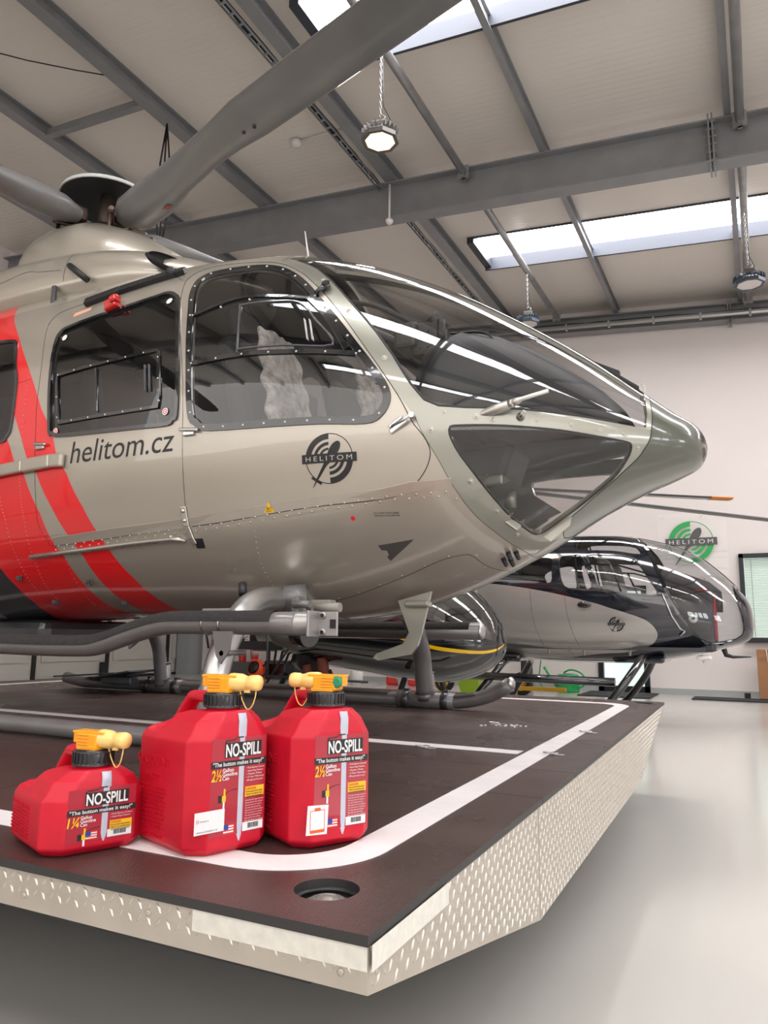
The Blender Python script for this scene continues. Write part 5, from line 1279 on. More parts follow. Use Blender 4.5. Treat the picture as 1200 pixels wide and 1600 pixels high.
# ---- things under the belly
b = MB(); b.prism([(-1.46, 3.05, 1.20), (-1.30, 3.05, 1.24), (-1.345, 3.05, 1.06), (-1.365, 3.05, 1.00), (-1.395, 3.05, .965), (-1.56, 3.05, .935), (-1.585, 3.05, .945), (-1.565, 3.05, .965), (-1.435, 3.05, 1.01), (-1.405, 3.05, 1.06)], (0, .018, 0)); b.build('belly_antenna', FRAMEP, H1)
b = MB(); b.box((-1.36, 3.045, 1.185), (.12, .05, .03), None, .01); b.build('antenna_base', FRAMEP, H1)
b = MB(); b.box((-1.70, 2.80, 1.15), (.10, .06, .09), None, .008); b.box((-1.80, 2.78, 1.15), (.08, .08, .08), None, .02); b.tube([(-1.70, 2.74, 1.16), (-1.58, 2.74, 1.16)], .02, 10); b.build('tube_mount', mat('beige_bracket_paint', (.30, .285, .25), .5), H1)
b = MB(); b.box((-1.74, 2.66, 1.165), (.035, .05, .08), None, .008); b.tube([(-1.74, 2.63, 1.17), (-1.66, 2.63, 1.17)], .016, 10); b.tube([(-1.86, 2.735, 1.195), (-1.78, 2.79, 1.205)], .062, 18); b.build('tube_clamp', GREYP, H1)
b = MB(); b.box((-2.20, 2.72, 1.15), (.16, .05, .018), None, .004); b.tube([(-2.27, 2.71, 1.15), (-2.23, 2.68, 1.05)], .012, 8); b.tube([(-2.14, 2.71, 1.15), (-2.22, 2.68, 1.05)], .012, 8); b.build('cargo_hook_bracket', STEEL, H1)
b = MB(); b.tube([(-2.0, 2.62, 1.26), (-1.98, 2.60, 1.21)], .018, 10); b.build('drain_mast', DARKPL, H1)
b = MB(); b.ball((-2.36, 3.55, 1.06), .11, 24, (1.25, 1, .85)); b.build('belly_camera_pod', FRAMEP, H1)
b = MB(); b.tube([(-2.28, 3.50, 1.06), (-2.19, 3.48, 1.05)], .075, 20); b.build('pod_lens_barrel', BLACKG, H1)
b = MB(); b.ball((-2.52, 3.58, 1.09), .10, 18, (1.4, .7, .45)); b.build('anti_collision_light', MATS['red_lens'], H1)
b = MB(); b.box((-4.4, 3.285, 1.03), (1.6, .7, .16), None, .05); b.build('belly_fairing', DARKP, H1)
# ---- cabin interior seen through the glass
fl = MB(); xs_ = np.array([-4.2, -3.4, -2.6, -2.0, -1.6, -1.3, -1.05, -.85]); zf_ = np.array([1.45, 1.45, 1.45, 1.45, 1.47, 1.51, 1.56, 1.64])
Pf = [f1.Pz(xs_, zf_, -.05, q)[0] for q in (1, -1)]; fl.grid([[Vector(Pf[0][i]), Vector(Pf[1][i])] for i in range(8)])
fl.build('cabin_floor', LINING, H1)
seatm = mat('seat_black', (.018, .018, .02), .75); fleece = noise_var(mat('grey_sheepskin', (.55, .51, .46), .95), 25, .35, bump=1., bscale=90)
def seat(x, y, cover, yaw=0):
    r = MB(); r.box((x + .24, y, 1.80), (.52, .46, .12), Matrix.Rotation(R(-6), 3, 'Y'), .04); r.box((x - .06, y, 2.14), (.12, .46, .66), Matrix.Rotation(R(-14), 3, 'Y'), .05); r.box((x - .17, y, 2.56), (.09, .26, .20), Matrix.Rotation(R(-14), 3, 'Y'), .035)
    r.box((x + .15, y, 1.62), (.4, .36, .34)); s = r.build('crew_seat', seatm, H1)
    if cover:
        c = MB(); P = []
        for i in range(15):
            t = i / 14; z = 2.50 - t * .62; xx = x - .11 + t * .155 + .10
            P.append([Vector((xx + .02 * math.cos((j - 6) / 6 * 1.5) - .012 * math.sin(i * 2.1 + j), y + (j - 6) / 6 * (.20 - .05 * (1 - t) ** 2 - .02 * math.sin(i * 1.7)), z + .01 * math.sin(j * 2. + i))) for j in range(13)])
        for i in range(5): P.append([Vector((x + .18 + i * .09, y + (j - 6) / 6 * .20, 1.885 + .01 * math.sin(i + j))) for j in range(13)])
        c.grid(P); o = c.build('sheepskin_cover', fleece, s); m = o.modifiers.new('t', 'SOLIDIFY'); m.thickness = .03; o.modifiers.new('s', 'SUBSURF').levels = 1
    return s
seat(-2.08, 2.90, True); seat(-1.97, 3.67, True)
for (x, y) in ((-2.95, 2.85), (-2.95, 3.4), (-2.95, 3.75)): seat(x, y, False)
b = MB()
pf = [(-.43, 1.93, .20), (-.47, 2.01, .27), (-.55, 2.10, .33), (-.68, 2.21, .40), (-.83, 2.32, .46), (-1.0, 2.42, .52), (-1.14, 2.46, .56), (-1.24, 2.42, .57)]
P = [[Vector((x, YC - w * math.cos(a), 1.90 + (z - 1.90) * math.sin(a) ** .8)) for a in [math.pi * j / 20 for j in range(21)]] for x, z, w in pf]; b.grid(P); o = b.build('glare_shield', DARKPL, H1); m = o.modifiers.new('t', 'SOLIDIFY'); m.thickness = .03  # enlarged dome, also stands in for the dark reflection in the windshield
b = MB(); b.box((-1.10, YC, 2.08), (.16, .86, .34), Matrix.Rotation(R(12), 3, 'Y'), .03); b.box((-1.16, YC, 1.72), (.30, .30, .50), Matrix.Rotation(R(20), 3, 'Y'), .03); b.build('instrument_panel', DARKPL, H1)
b = MB()
for j in range(3): b.box((-1.195, YC - .28 + .28 * j, 2.10), (.01, .20, .22), Matrix.Rotation(R(12), 3, 'Y'), .004)
b.build('cockpit_displays', BLACKG, H1)
b = MB(); b.box((-1.35, 3.15, 2.45), (.16, .10, .17), None, .02); b.box((-1.45, 3.15, 2.47), (.12, .16, .13), None, .02); b.tube([(-1.34, 3.15, 2.5), (-1.28, 3.15, 2.55)], .05, 14); b.tube([(-1.27, 3.10, 2.40), (-1.27, 3.1, 2.52)], .02, 10)
for z in (2.40, 2.44, 2.48):
    for x in (-1.38, -1.34): b.cyl((x, 3.098, z), (x, 3.092, z), .008, n=10)
b.build('overhead_camera_unit', mat('instrument_grey', (.07, .07, .07), .45, .3), H1)
b = MB(); b.tube([tuple(p) for p in smoothpts([(-1.9, 3.0, 2.70), (-1.6, 3.0, 2.62), (-1.45, 3.1, 2.55)], 5)], .012, 8); b.tube([tuple(p) for p in smoothpts([(-1.2, 3.05, 2.42), (-1.0, 3.0, 2.36), (-.98, 3.05, 2.2), (-1.2, 3.1, 2.2)], 5)], .006, 6); b.build('cockpit_wiring', BLACK, H1)
for y in (2.90, 3.67):
    b = MB(); b.tube([tuple(p) for p in smoothpts([(-1.45, y, 1.45), (-1.40, y, 1.70), (-1.46, y, 1.92)], 4)], .012, 8); b.box((-1.465, y, 1.97), (.04, .04, .11), None, .012); b.build('cyclic_stick', DARKPL, H1)
    for dy in (-.1, .1):
        b = MB(); b.box((-1.0, y * .35 + YC * .65 + dy, 1.68), (.02, .09, .12), Matrix.Rotation(R(-25), 3, 'Y'), .004); b.tube([(-1.0, y * .35 + YC * .65 + dy, 1.63), (-1.08, y * .35 + YC * .65 + dy, 1.52)], .01, 8); b.build('rudder_pedal', SILV, H1)
b = MB(); b.box((-1.02, 3.02, 1.70), (.16, .09, .05), None, .01); b.tube([(-.92, 3.02, 1.66), (-.92, 3.02, 1.58)], .022, 12); b.build('pale_equipment_box', FRAMEP, H1)
b = MB(); b.box((-2.42, YC, 2.0), (.03, 1.1, 1.0)); b.build('cabin_divider', LINING, H1)
b = MB()
for sd in (1, -1):
    P, N = f1.S([-1.95, -1.80, -1.65, -1.5, -1.36, -1.22], [.56, .64, .80, .99, 1.17, 1.40], -.05, sd)
    b.tube([Vector(q) for q in P], .022, 8)
b.build('door_post_trim', LINING, H1)
# ================================================================= SECOND HELICOPTER (black and silver)
f2 = Fus(9.8, [-.08, -.11, -.2, -.4, -.7, -1.1, -1.6, -2.2, -2.9, -3.7, -4.6], [0, .14, .27, .42, .56, .67, .72, .72, .7, .6, .4], [1.2, 1.2, 1.21, 1.24, 1.3, 1.35, 1.4, 1.45, 1.5, 1.55, 1.7],
         [2, 2, 2, 2, 2.1, 2.2, 2.4, 2.5, 2.5, 2.3, 2.1], [2, 2, 2, 2, 2.1, 2.2, 2.4, 2.5, 2.5, 2.3, 2.1],
         [1.201, 1.42, 1.58, 1.81, 2.06, 2.22, 2.322, 2.347, 2.355, 2.289, 2.176], [1.199, 1.08, 1.0, .94, .855, .78, .735, .73, .769, .918, 1.288])
H2 = empty('helicopter', 'glossy black helicopter with silver flank and clear bubble nose, parked by the white wall', 'helicopter')
SIL = mat('silver_flank_paint', (.42, .40, .38), .3, .5, 1., .04); NAVY = mat('navy_black_paint', (.006, .008, .016), .1, 0, 1., .02)
silver = [(-4.6, 2.9)] + [tuple(p) for p in smoothpts([(-3.0, 2.9), (-2.2, 2.66), (-1.80, 2.50), (-1.50, 2.44), (-1.30, 2.38), (-1.17, 2.26), (-1.10, 2.10), (-1.095, 1.95), (-1.15, 1.80), (-1.262, 1.69), (-1.54, 1.59), (-1.982, 1.53), (-2.53, 1.46), (-2.946, 1.42)], 5)] + [(-4.6, 1.3)]
g2 = [(-1.42, 0), (-1.30, .30), (-1.17, .65), (-1.08, .95), (-.98, 1.26), (-.85, 1.58), (-.76, 1.90), (-.66, 2.20), (-.55, 2.42), (-.42, 2.50), (-.28, 2.44), (-.205, 2.20), (-.185, 1.85), (-.188, 1.554), (-.21, 1.2), (-.24, .9), (-.27, .45), (-.28, 0)]
w2a = sm([(-1.854, .929), (-1.62, .90), (-1.38, .89), (-1.28, .95), (-1.16, 1.18), (-1.07, 1.37), (-1.30, 1.41), (-1.608, 1.430), (-1.72, 1.38), (-1.79, 1.15)], 3)
w2b = sm([(-2.18, .98), (-2.05, .935), (-1.94, .935), (-1.87, 1.15), (-1.80, 1.40), (-1.95, 1.425), (-2.12, 1.41), (-2.18, 1.2)], 3)
w2c = sm([(-2.70, 1.15), (-2.5, 1.02), (-2.30, .99), (-2.28, 1.2), (-2.29, 1.37), (-2.45, 1.36), (-2.66, 1.32)], 3)
w2t = sm([(-2.0, .45), (-1.7, .42), (-1.40, .45), (-1.30, .62), (-1.26, .78), (-1.6, .80), (-1.98, .80), (-2.05, .62)], 3)
V2, T2 = f2.zones([('front_bubble', g2), ('door_window', w2a), ('door_window', w2b), ('rear_window', w2c), ('roof_window', w2t)], [(1, silver)], 110, 60)
z2 = {}
for t, z, p in T2: z2.setdefault(z or 'fuselage_shell', []).append((t, p))
c2 = glass('clear_bubble', (.80, .81, .82), .04)
f2.skin('fuselage_shell', V2, z2['fuselage_shell'], [NAVY, SIL], H2, rim=.02, label='gloss black skin with a rounded silver panel')
f2.skin('cabin_lining', V2, [(t, 0) for t, p in z2['fuselage_shell']], [LINING], H2, off=-.025, flip=True)
f2.skin('front_bubble', V2, z2['front_bubble'], [c2] * 2, H2, off=-.003)
for k in ('door_window', 'rear_window', 'roof_window'):
    for sd in (1, -1): f2.skin(k, V2, z2[k], [c2] * 2, H2, off=-.003, sides=(sd,))
b = MB()
def tr2(sd):
    f2.strip(b, g2[:10], -.028, .016, .010, side=sd); f2.strip(b, [(-.24, .3), (-.20, .9), (-.185, 1.4), (-.185, 1.9), (-.21, 2.2), (-.30, 2.45)], -.02, .01, .006, side=sd)
    for w_ in (w2a, w2b): f2.strip(b, w_, -.004, .018, .005, True, side=sd)
    f2.strip(b, [(-1.83, 1.08), (-1.5, 1.06), (-1.20, 1.10)], -.010, .010, .006, side=sd); f2.strip(b, [(-1.58, 1.07), (-1.46, 1.41)], -.012, .012, .006, side=sd)
    f2.strip(b, [(-2.02, .35), (-2.0, .96), (-1.98, 1.20), (-1.95, 1.42)], -.012, .012, .004, side=sd)
both(tr2)
b.build('window_frames', BLACKG, H2)
b = MB(); f2.strip(b, [(x, .0) for x in np.linspace(-1.35, -.2, 14)], -.02, .02, .006); b.build('bubble_post', BLACKG, H2)
b = MB()
for l in ([(-2.12, 1.52), (-2.06, 1.9), (-1.99, 2.27)], [(-3.01, 2.355), (-2.2, 2.30), (-1.30, 2.286), (-.95, 2.25)], [(-2.55, 1.47), (-2.50, 1.9), (-2.42, 2.3)], [(-1.99, 1.43), (-1.95, 1.50), (-1.0, 1.45)], [(-2.12, 2.3), (-2.08, 2.7)]): f2.strip(b, smoothpts(l, 4), -.003, .003, .0012)
b.build('panel_seams', BLACK, H2)
g_, d_, t_ = MB(), MB(), MB(); emblem(g_, d_, t_, .085, Mdec(f2, -1.53, 1.20)); g = g_.build('round_badge', ink, H2, 'dark round badge reading HELITOM'); d_.build('blade_and_bar', ink, g); t_.build('badge_lettering', SIL, g)
b = MB(); p, n = f2.S(-1.886, 1.57, .01); b.ball(Vector(p[0]), .07, 18, (1.2, .3, .55)); b.build('door_handle', BLACKG, H2)
b = MB()
for X in (-2.38, -1.95, -1.42): p, n = f2.S(X, 2.42, .008); b.box(Vector(p[0]), (.03, .03, .09), None, .006)
p, n = f2.S(-2.12, 2.40, .002); b.ball(Vector(p[0]), .03, 12, (1, .2, 1)); b.build('door_hinges', FRAMEP, H2)
b = MB(); P, N = f2.S([-1.02, -.93, -.85, -.80], [1.35, 1.62, 1.88, 1.93], .02); b.tube([Vector(q) for q in P], .010, 8); p, n = f2.S(-.86, 2.05, .02); b.tube([Vector(P[-1]), Vector(p[0])], .010, 8); b.build('side_air_probe', SILV, H2)
b = MB(); b.box((-.62, 9.45, .83), (.16, .26, .05), None, .02); b.ball((-.62, 9.45, .79), .03, 10); b.build('belly_lamp_fairing', CREAM, H2)
b = MB(); b.tube([(-.42, 9.6, .93), (-.40, 9.6, .86), (-.33, 9.6, .84), (-.14, 9.6, .845)], [.03, .028, .018, .006], 8); b.build('pitot_tube', BLACK, H2)
# its landing gear
blk = BLACKG
for y in (8.92, 10.68):
    b = MB(); q = 1 if y < 9.8 else -1; b.tube([tuple(p) for p in smoothpts([(-4.6, y, .07), (-4.2, y, .06), (-2.1, y, .06), (-1.9, y, .09), (-1.72, y, .20), (-1.56, y + q * .02, .38), (-1.40, y + q * .10, .60), (-1.26, y + q * .32, .84)], 4)], .045, 14); b.build('skid_tube', blk, H2)
    s_ = 1 if y < 9.8 else -1
    for x0 in (-3.3,):
        b = MB(); b.tube([tuple(p) for p in smoothpts([(x0 - .05, y, .09), (x0 + .10, y + s_ * .05, .34), (x0 + .28, y + s_ * .16, .58), (x0 + .38, y + s_ * .30, .74), (x0 + .42, 9.8, .80)], 5)], .045, 14); b.build('gear_leg', blk, H2)
b = MB(); b.box((-1.35, 9.8, .80), (.60, .8, .10), None, .04); b.box((-3.0, 9.8, .78), (.5, 1.0, .1), None, .04); b.build('gear_fairing', NAVY, H2)
b = MB(); b.tube([(-3.4, 9.0, .56), (-1.55, 9.0, .54)], .05, 14); b.build('boarding_step', blk, H2)
# its interior
b = MB(); P = [[Vector((x, 9.8 + w * (j - 6) / 6, z - .12 * abs((j - 6) / 6) ** 2)) for j in range(13)] for x, z, w in ((-.42, 1.48, .18), (-.42, 1.60, .24), (-.55, 1.72, .34), (-.80, 1.82, .42), (-1.05, 1.88, .46))]; b.grid(P); o = b.build('glare_shield', noise_var(mat('glare_cloth', (.055, .045, .052), .9), 8, .2), H2); m = o.modifiers.new('t', 'SOLIDIFY'); m.thickness = .16; m.offset = -1
b = MB(); b.box((-.75, 9.8, 1.25), (.5, .66, .72), None, .04); b.build('instrument_console', mat('console_grey', (.05, .05, .055), .55), H2)
b = MB(); b.box((-.50, 9.6, 1.30), (.05, .14, .55), None, .01); b.box((-.75, 9.46, 1.60), (.4, .02, .015)); b.build('red_console_trim', mat('trim_red', (.45, .01, .03), .5), H2)
b = MB(); b.lathe([(.02, 0), (.045, 0), (.05, .02), (.02, .02)], (-.72, 9.455, 1.27), 18, Matrix.Rotation(R(90), 3, 'X')); b.build('panel_lamp', CREAM, H2)
b = MB()
for y in (9.45, 10.15):
    b.box((-1.62, y, 1.55), (.12, .42, .9), Matrix.Rotation(R(-12), 3, 'Y'), .05); b.box((-1.38, y, 1.12), (.5, .42, .14), None, .05)
b.build('crew_seats', mat('seat_grey', (.12, .115, .11), .8), H2)
b = MB(); b.box((-1.9, 9.8, .92), (2.6, 1.1, .04)); b.build('cabin_floor', LINING, H2)
b = MB(); b.box((-3.05, 9.8, 1.6), (.04, 1.2, 1.2)); b.build('rear_bulkhead', LINING, H2)
# its rotor: mast hidden behind the grey helicopter, two blades reach the open wall
RT2 = empty('main_rotor', None, None, (-3.4, 9.9, 0)); RT2.parent = H2
b = MB(); b.tube([(0, 0, 2.2), (0, 0, 3.12)], .08, 14); b.ball((0, 0, 3.12), .16, 14); b.build('rotor_mast', DARKP, RT2)
def blade2(a, L, z0, z1, m, tip=None):
    rt = Matrix.Rotation(R(a), 3, 'Z'); b = MB()
    P = []
    for (r, ch) in ((.15, .10), (.5, .22), (L * .5, .22), (L, .20)):
        z = z0 + (z1 - z0) * r / L; P.append([rt @ Vector((r, ch / 2 * math.cos(q), z + .02 * math.sin(q))) for q in [2 * math.pi * j / 12 for j in range(12)]])
    b.grid(P, closed_v=True); b.poly(P[-1], [list(range(12))]); o = b.build('rotor_blade', m, RT2)
    if tip:
        b = MB(); P = [[rt @ Vector((r, (.103) * math.cos(q), z0 + (z1 - z0) * r / L + .0225 * math.sin(q))) for q in [2 * math.pi * j / 12 for j in range(12)]] for r in (L - .32, L + .005)]
        b.grid(P, closed_v=True); b.poly(P[-1], [list(range(12))]); b.build('blade_tip', tip, o, 'orange blade tip')
blade2(31.7, 3.62, 3.12, 3.05, BLACKG, mat('tip_orange', (.65, .20, .01), .4)); blade2(16.6, 4.6, 3.12, 2.47, blm); blade2(178, 4.6, 3.12, 3.0, blm)
b = MB(); b.tube([(-4.5, 9.8, 1.9), (-6, 9.8, 2.0), (-9.0, 9.8, 2.1)], [.36, .24, .16], 24); b.build('tail_boom', NAVY, H2)
# ================================================================= THIRD HELICOPTER (small, black with a yellow stripe)
f3 = Fus(7.3, [-2.30, -2.33, -2.42, -2.6, -2.9, -3.3, -3.8, -4.4, -5.0], [0, .13, .27, .42, .54, .62, .64, .62, .5], [.98, .98, .98, 1.0, 1.02, 1.05, 1.1, 1.1, 1.1], [2, 2, 2, 2, 2.1, 2.2, 2.3, 2.3, 2.2], [2, 2, 2, 2, 2.1, 2.2, 2.3, 2.3, 2.2],
         [.981, 1.12, 1.29, 1.48, 1.70, 1.84, 1.87, 1.86, 1.70], [.979, .86, .755, .65, .575, .586, .642, .72, .85])
H3 = empty('helicopter', 'small black helicopter with a yellow stripe, half hidden behind the grey helicopter', 'helicopter')
gl3 = [(-5.0, 0), (-2.3, 0), (-2.3, 1.9), (-2.47, 1.62), (-2.73, 1.52), (-3.0, 1.46), (-3.35, 1.38), (-4.0, 1.35), (-4.3, .9), (-4.4, .5), (-5.0, .5)]
gl3 = [(-4.2, .25), (-3.4, .15), (-2.9, .1), (-2.36, .1), (-2.33, .9), (-2.335, 1.5), (-2.47, 1.62), (-2.73, 1.52), (-3.0, 1.46), (-3.35, 1.40), (-4.1, 1.36)]
yel = [(-3.35, 1.50), (-3.15, 1.58), (-2.96, 1.672), (-2.73, 1.77), (-2.50, 1.86), (-2.3, 1.97), (-2.3, 2.15), (-2.48, 1.98), (-2.73, 1.86), (-2.963, 1.745), (-3.18, 1.63), (-3.35, 1.54)]
V3, T3 = f3.zones([('bubble_canopy', gl3)], [(1, yel)], 70, 50); z3 = {}
for t, z, p in T3: z3.setdefault(z or 'fuselage_shell', []).append((t, p))
f3.skin('fuselage_shell', V3, z3['fuselage_shell'], [BLACKG, mat('stripe_yellow', (.85, .50, .0), .25, 0, 1.)], H3, rim=.015, label='gloss black lower body with a yellow stripe')
f3.skin('bubble_canopy', V3, z3['bubble_canopy'], [glass('bubble_glass', (.75, .76, .76), .05)] * 2, H3, off=-.002)
f3.skin('cabin_lining', V3, [(t, 0) for t, p in z3['fuselage_shell']], [LINING], H3, off=-.02, flip=True)
b = MB(); f3.strip(b, [(x, .0) for x in np.linspace(-4.2, -2.34, 14)], -.015, .015, .008)
f3.strip(b, smoothpts([(-3.55, .25), (-3.5, .8), (-3.42, 1.38)], 4), -.02, .02, .006); f3.strip(b, [(-2.345, .5), (-2.335, 1.2), (-2.34, 1.9), (-2.36, 2.4)], -.006, .006, .006)
b.build('canopy_frame', BLACKG, H3)
b = MB()
for y in (7.0, 7.6): b.box((-3.75, y, 1.35), (.12, .42, .6), Matrix.Rotation(R(-10), 3, 'Y'), .05); b.box((-3.5, y, 1.02), (.5, .42, .12), None, .05)
b.box((-2.75, 7.3, 1.18), (.25, .5, .28), None, .06); b.build('cabin_fittings', mat('fittings_black', (.02, .02, .022), .6), H3)
b = MB(); b.box((-4.75, 7.3, 1.1), (.9, .7, .5), None, .05); b.tube([(-4.5, 7.0, .8), (-4.3, 6.9, .74)], .13, 18); b.tube([(-4.65, 6.9, 1.0), (-4.3, 6.9, .95)], .08, 14)
for i in range(9): b.tube([(-4.9 + i * .09, 6.93, 1.2), (-4.85 + i * .10, 6.88, .95), (-4.9 + i * .07, 6.95, .72)], .014, 6)
b.build('open_engine_bay', mat('engine_black', (.02, .018, .018), .4, .5), H3)
b = MB(); b.tube([(-4.35, 6.85, .72), (-4.3, 6.85, .52)], .05, 12); b.tube([(-4.15, 6.85, .80), (-4.12, 6.85, .52)], .06, 12); b.build('exhaust_stack', mat('rust_brown', (.16, .035, .02), .7), H3)
for y in (6.45, 8.15):
    b = MB(); b.tube([tuple(p) for p in smoothpts([(-5.2, y, .10), (-4.9, y, .06), (-2.9, y, .06), (-2.65, y, .10), (-2.5, y, .22)], 4)], .035, 12)
    for x in (-4.6, -3.2): s_ = 1 if y < 7.3 else -1; b.tube([(x, y, .08), (x, y + s_ * .18, .36), (x, y + s_ * .4, .62)], .03, 10)
    b.build('skid_gear', BLACK, H3)
b = MB(); b.box((-4.1, 7.3, 2.05), (1.1, .30, .5), None, .1); b.tube([(-4.1, 7.3, 2.2), (-4.1, 7.3, 2.55)], .06, 12); b.build('mast_cowl', BLACKG, H3)
b = MB(); b.tube([(-5.0, 7.3, 1.35), (-7.6, 7.3, 1.5)], [.16, .09], 16); b.build('tail_boom', BLACKG, H3)
# ================================================================= WALL SIGN AND THE THINGS ALONG THE BACK WALL
SG = empty('wall_sign', 'green and grey round HELITOM emblem on a clear acrylic panel fixed to the white wall', 'sign', (-1.13, YB - .001, 2.86))
b = MB(); b.poly([(-.59, -.045, -.76), (.63, -.045, -.76), (.63, -.045, .56), (-.59, -.045, .56)], [(0, 1, 2, 3)]); b.build('acrylic_panel', glass('acrylic_panel_glass', (.985, .99, .985), .0), SG)
b = MB()
for x in (-.5, .2, .52):
    for z in (.5, -.7): b.cyl((x, 0, z), (x, -.055, z), .012, n=12)
b.build('standoff_bolts', STEEL, SG)
g_, d_, t_ = MB(), MB(), MB(); emblem(g_, d_, t_, .40, lambda x, y, l=0: (x, -.052 - .006 * l, y), step=1)
g = g_.build('green_arcs', GREEN, SG); d_.build('blade_and_bar', SIGNGREY, SG); t_.build('sign_lettering', CREAM, SG)
for o in (g, [c for c in bpy.data.objects if c.name.startswith('blade_and_bar')][-1]): pass
# fire extinguishers
redx = mat('extinguisher_red', (.55, .01, .015), .3, 0, .8)
def extinguisher(x, lab):
    r = empty('fire_extinguisher', lab, 'fire extinguisher', (x, 14.9, .36), 0, 'pair of fire extinguishers at the back wall')
    b = MB(); b.lathe([(0, 0), (.085, 0), (.09, .02), (.09, .38), (.07, .45), (.03, .48), (.03, .50), (0, .50)], n=24); c = b.build('cylinder', redx, r)
    b = MB(); b.lathe([(.091, .14), (.0915, .14), (.0915, .30), (.091, .30)], n=24); b.build('instruction_band', mat('band_pale', (.55, .30, .28), .5), c)
    b = MB(); b.box((0, 0, .53), (.04, .04, .06)); b.bar((0, 0, .56), (.13, 0, .60), .025, .012); b.bar((0, 0, .54), (.12, 0, .53), .025, .012); b.tube([(-.02, 0, .53), (-.10, 0, .50), (-.115, 0, .30), (-.11, 0, .12)], .012, 8); b.build('valve_and_hose', BLACK, r)
extinguisher(-11.28, 'red fire extinguisher at the left of the pair by the back wall'); extinguisher(-10.92, 'red fire extinguisher at the right of the pair, above the orange motor unit')
b = MB(); b.box((0, 0, .18), (.95, .40, .36), None, .02); o = b.build('low_plinth', mat('plinth_grey', (.10, .10, .10), .6)); o.location = (-11.2, 14.95, 0); prop(o, 'low dark grey plinth carrying the two fire extinguishers', 'plinth')
r = empty('portable_blower', 'round orange motor unit with a black centre beside the black cabinet', 'machine', (-10.42, 14.3, 0))
b = MB(); M = Matrix.Rotation(R(70), 3, 'X'); b.lathe([(0, -.14), (.16, -.13), (.20, -.06), (.20, .06), (.15, .12)], (0, 0, .24), 24, M); b.box((-.05, .05, .42), (.25, .1, .06), None, .02); b.box((0, 0, .03), (.3, .25, .06)); b.build('orange_housing', mat('machine_orange', (.75, .07, .02), .4), r)
b = MB(); b.lathe([(0, .13), (.11, .13), (.12, .10), (.12, .05)], (0, 0, .24), 24, M); b.tube([(.15, 0, .3), (.25, 0, .35), (.3, 0, .2)], .03, 8); b.build('black_centre', BLACK, r)
r = empty('network_cabinet', 'black wall-type equipment cabinet with a glazed door, standing on the floor at the back', 'cabinet', (-10.02, 14.85, 0))
b = MB(); b.box((0, 0, .21), (.82, .40, .42), None, .01); b.build('cabinet_body', mat('cabinet_black', (.02, .021, .026), .45), r)
b = MB()
for z in (.04, .38): b.box((-.12, -.205, z), (.56, .02, .06))
for x in (-.38, .14): b.box((x, -.205, .21), (.06, .02, .40))
b.build('door_frame', mat('cabinet_frame', (.05, .055, .065), .4), r)
b = MB(); b.box((-.12, -.203, .21), (.46, .006, .28)); b.build('door_glass', BLACKG, r)
# trolley wheels
def trolley_wheel(x, y, lab):
    r = empty('trolley_wheel', lab, 'wheel', (x, y, .2), R(-12), 'yellow hubbed trolley wheels behind the helicopters'); M = Matrix.Rotation(R(90), 3, 'X')
    b = MB(); b.lathe([(.12, -.05), (.17, -.055), (.197, -.035), (.197, .035), (.17, .055), (.12, .05)], (0, 0, 0), 32, M)
    for i in range(28): a = 2 * math.pi * i / 28; b.box((.197 * math.cos(a), 0, .197 * math.sin(a)), (.012, .09, .02), Matrix.Rotation(-a, 3, 'Y'))
    b.build('tyre', BLACK, r)
    b = MB(); b.lathe([(.125, -.045), (.115, -.02), (.115, .02), (.125, .045)], (0, 0, 0), 28, M); b.lathe([(0, -.06), (.035, -.06), (.04, 0), (.035, .06), (0, .06)], (0, 0, 0), 18, M)
    for i in range(6): a = math.pi * i / 3; b.bar((.03 * math.cos(a), -.01, .03 * math.sin(a)), (.118 * math.cos(a), -.01, .118 * math.sin(a)), .03, .03)
    b.build('yellow_hub', mat('hub_yellow', (.55, .30, .02), .4, .3), r)
    return r
trolley_wheel(-3.95, 13.45, 'small black tyred wheel with yellow hub left of the green watering can'); trolley_wheel(-5.45, 13.45, 'small black tyred wheel with yellow hub beside the lime green bin')
b = MB(); b.box((0, 0, .14), (.9, .07, .07)); b.box((-.45, 0, .10), (.07, .07, .2)); o = b.build('tow_bar', MATS['hub_yellow']); o.location = (-3.55, 13.2, -.0); prop(o, 'yellow steel tow bar lying next to the small wheel', 'tow bar')
# green watering can
r = empty('watering_can', 'green plastic watering can standing on the floor at the back wall', 'watering can', (-3.42, 14.75, 0)); gp = mat('watering_can_green', (.01, .33, .08), .3, 0, .5)
b = MB(); b.lathe([(0, 0), (.20, 0), (.22, .02), (.205, .30), (.19, .33), (.12, .34)], n=28); c = b.build('can_body', gp, r)
b = MB(); b.tube([(-.17, 0, .07), (-.30, 0, .20), (-.42, 0, .40), (-.46, 0, .46)], [.045, .032, .022, .030], 12); b.build('spout', gp, r)
b = MB(); b.tube([tuple(p) for p in smoothpts([(.19, 0, .08), (.30, 0, .14), (.32, 0, .28), (.22, 0, .38), (.05, 0, .42), (-.08, 0, .36)], 5)], .017, 10); b.build('handle', gp, r)
b = MB(); b.tube([tuple(p) for p in smoothpts([(0, 0, .62), (-.05, 0, .2), (.05, 0, .05), (.28, 0, .01), (.5, 0, .02)], 5)], .012, 8); o = b.build('green_hose', gp); o.location = (-4.0, 15.0, 0); prop(o, 'thin green hose drooping to the floor left of the watering can', 'hose')
b = MB(); b.box((0, 0, .34), (.16, .3, .68), None, .01); o = b.build('black_case', DARKPL); o.location = (-4.30, 15.0, 0); prop(o, 'upright black case between the small wheel and the watering can', 'case')
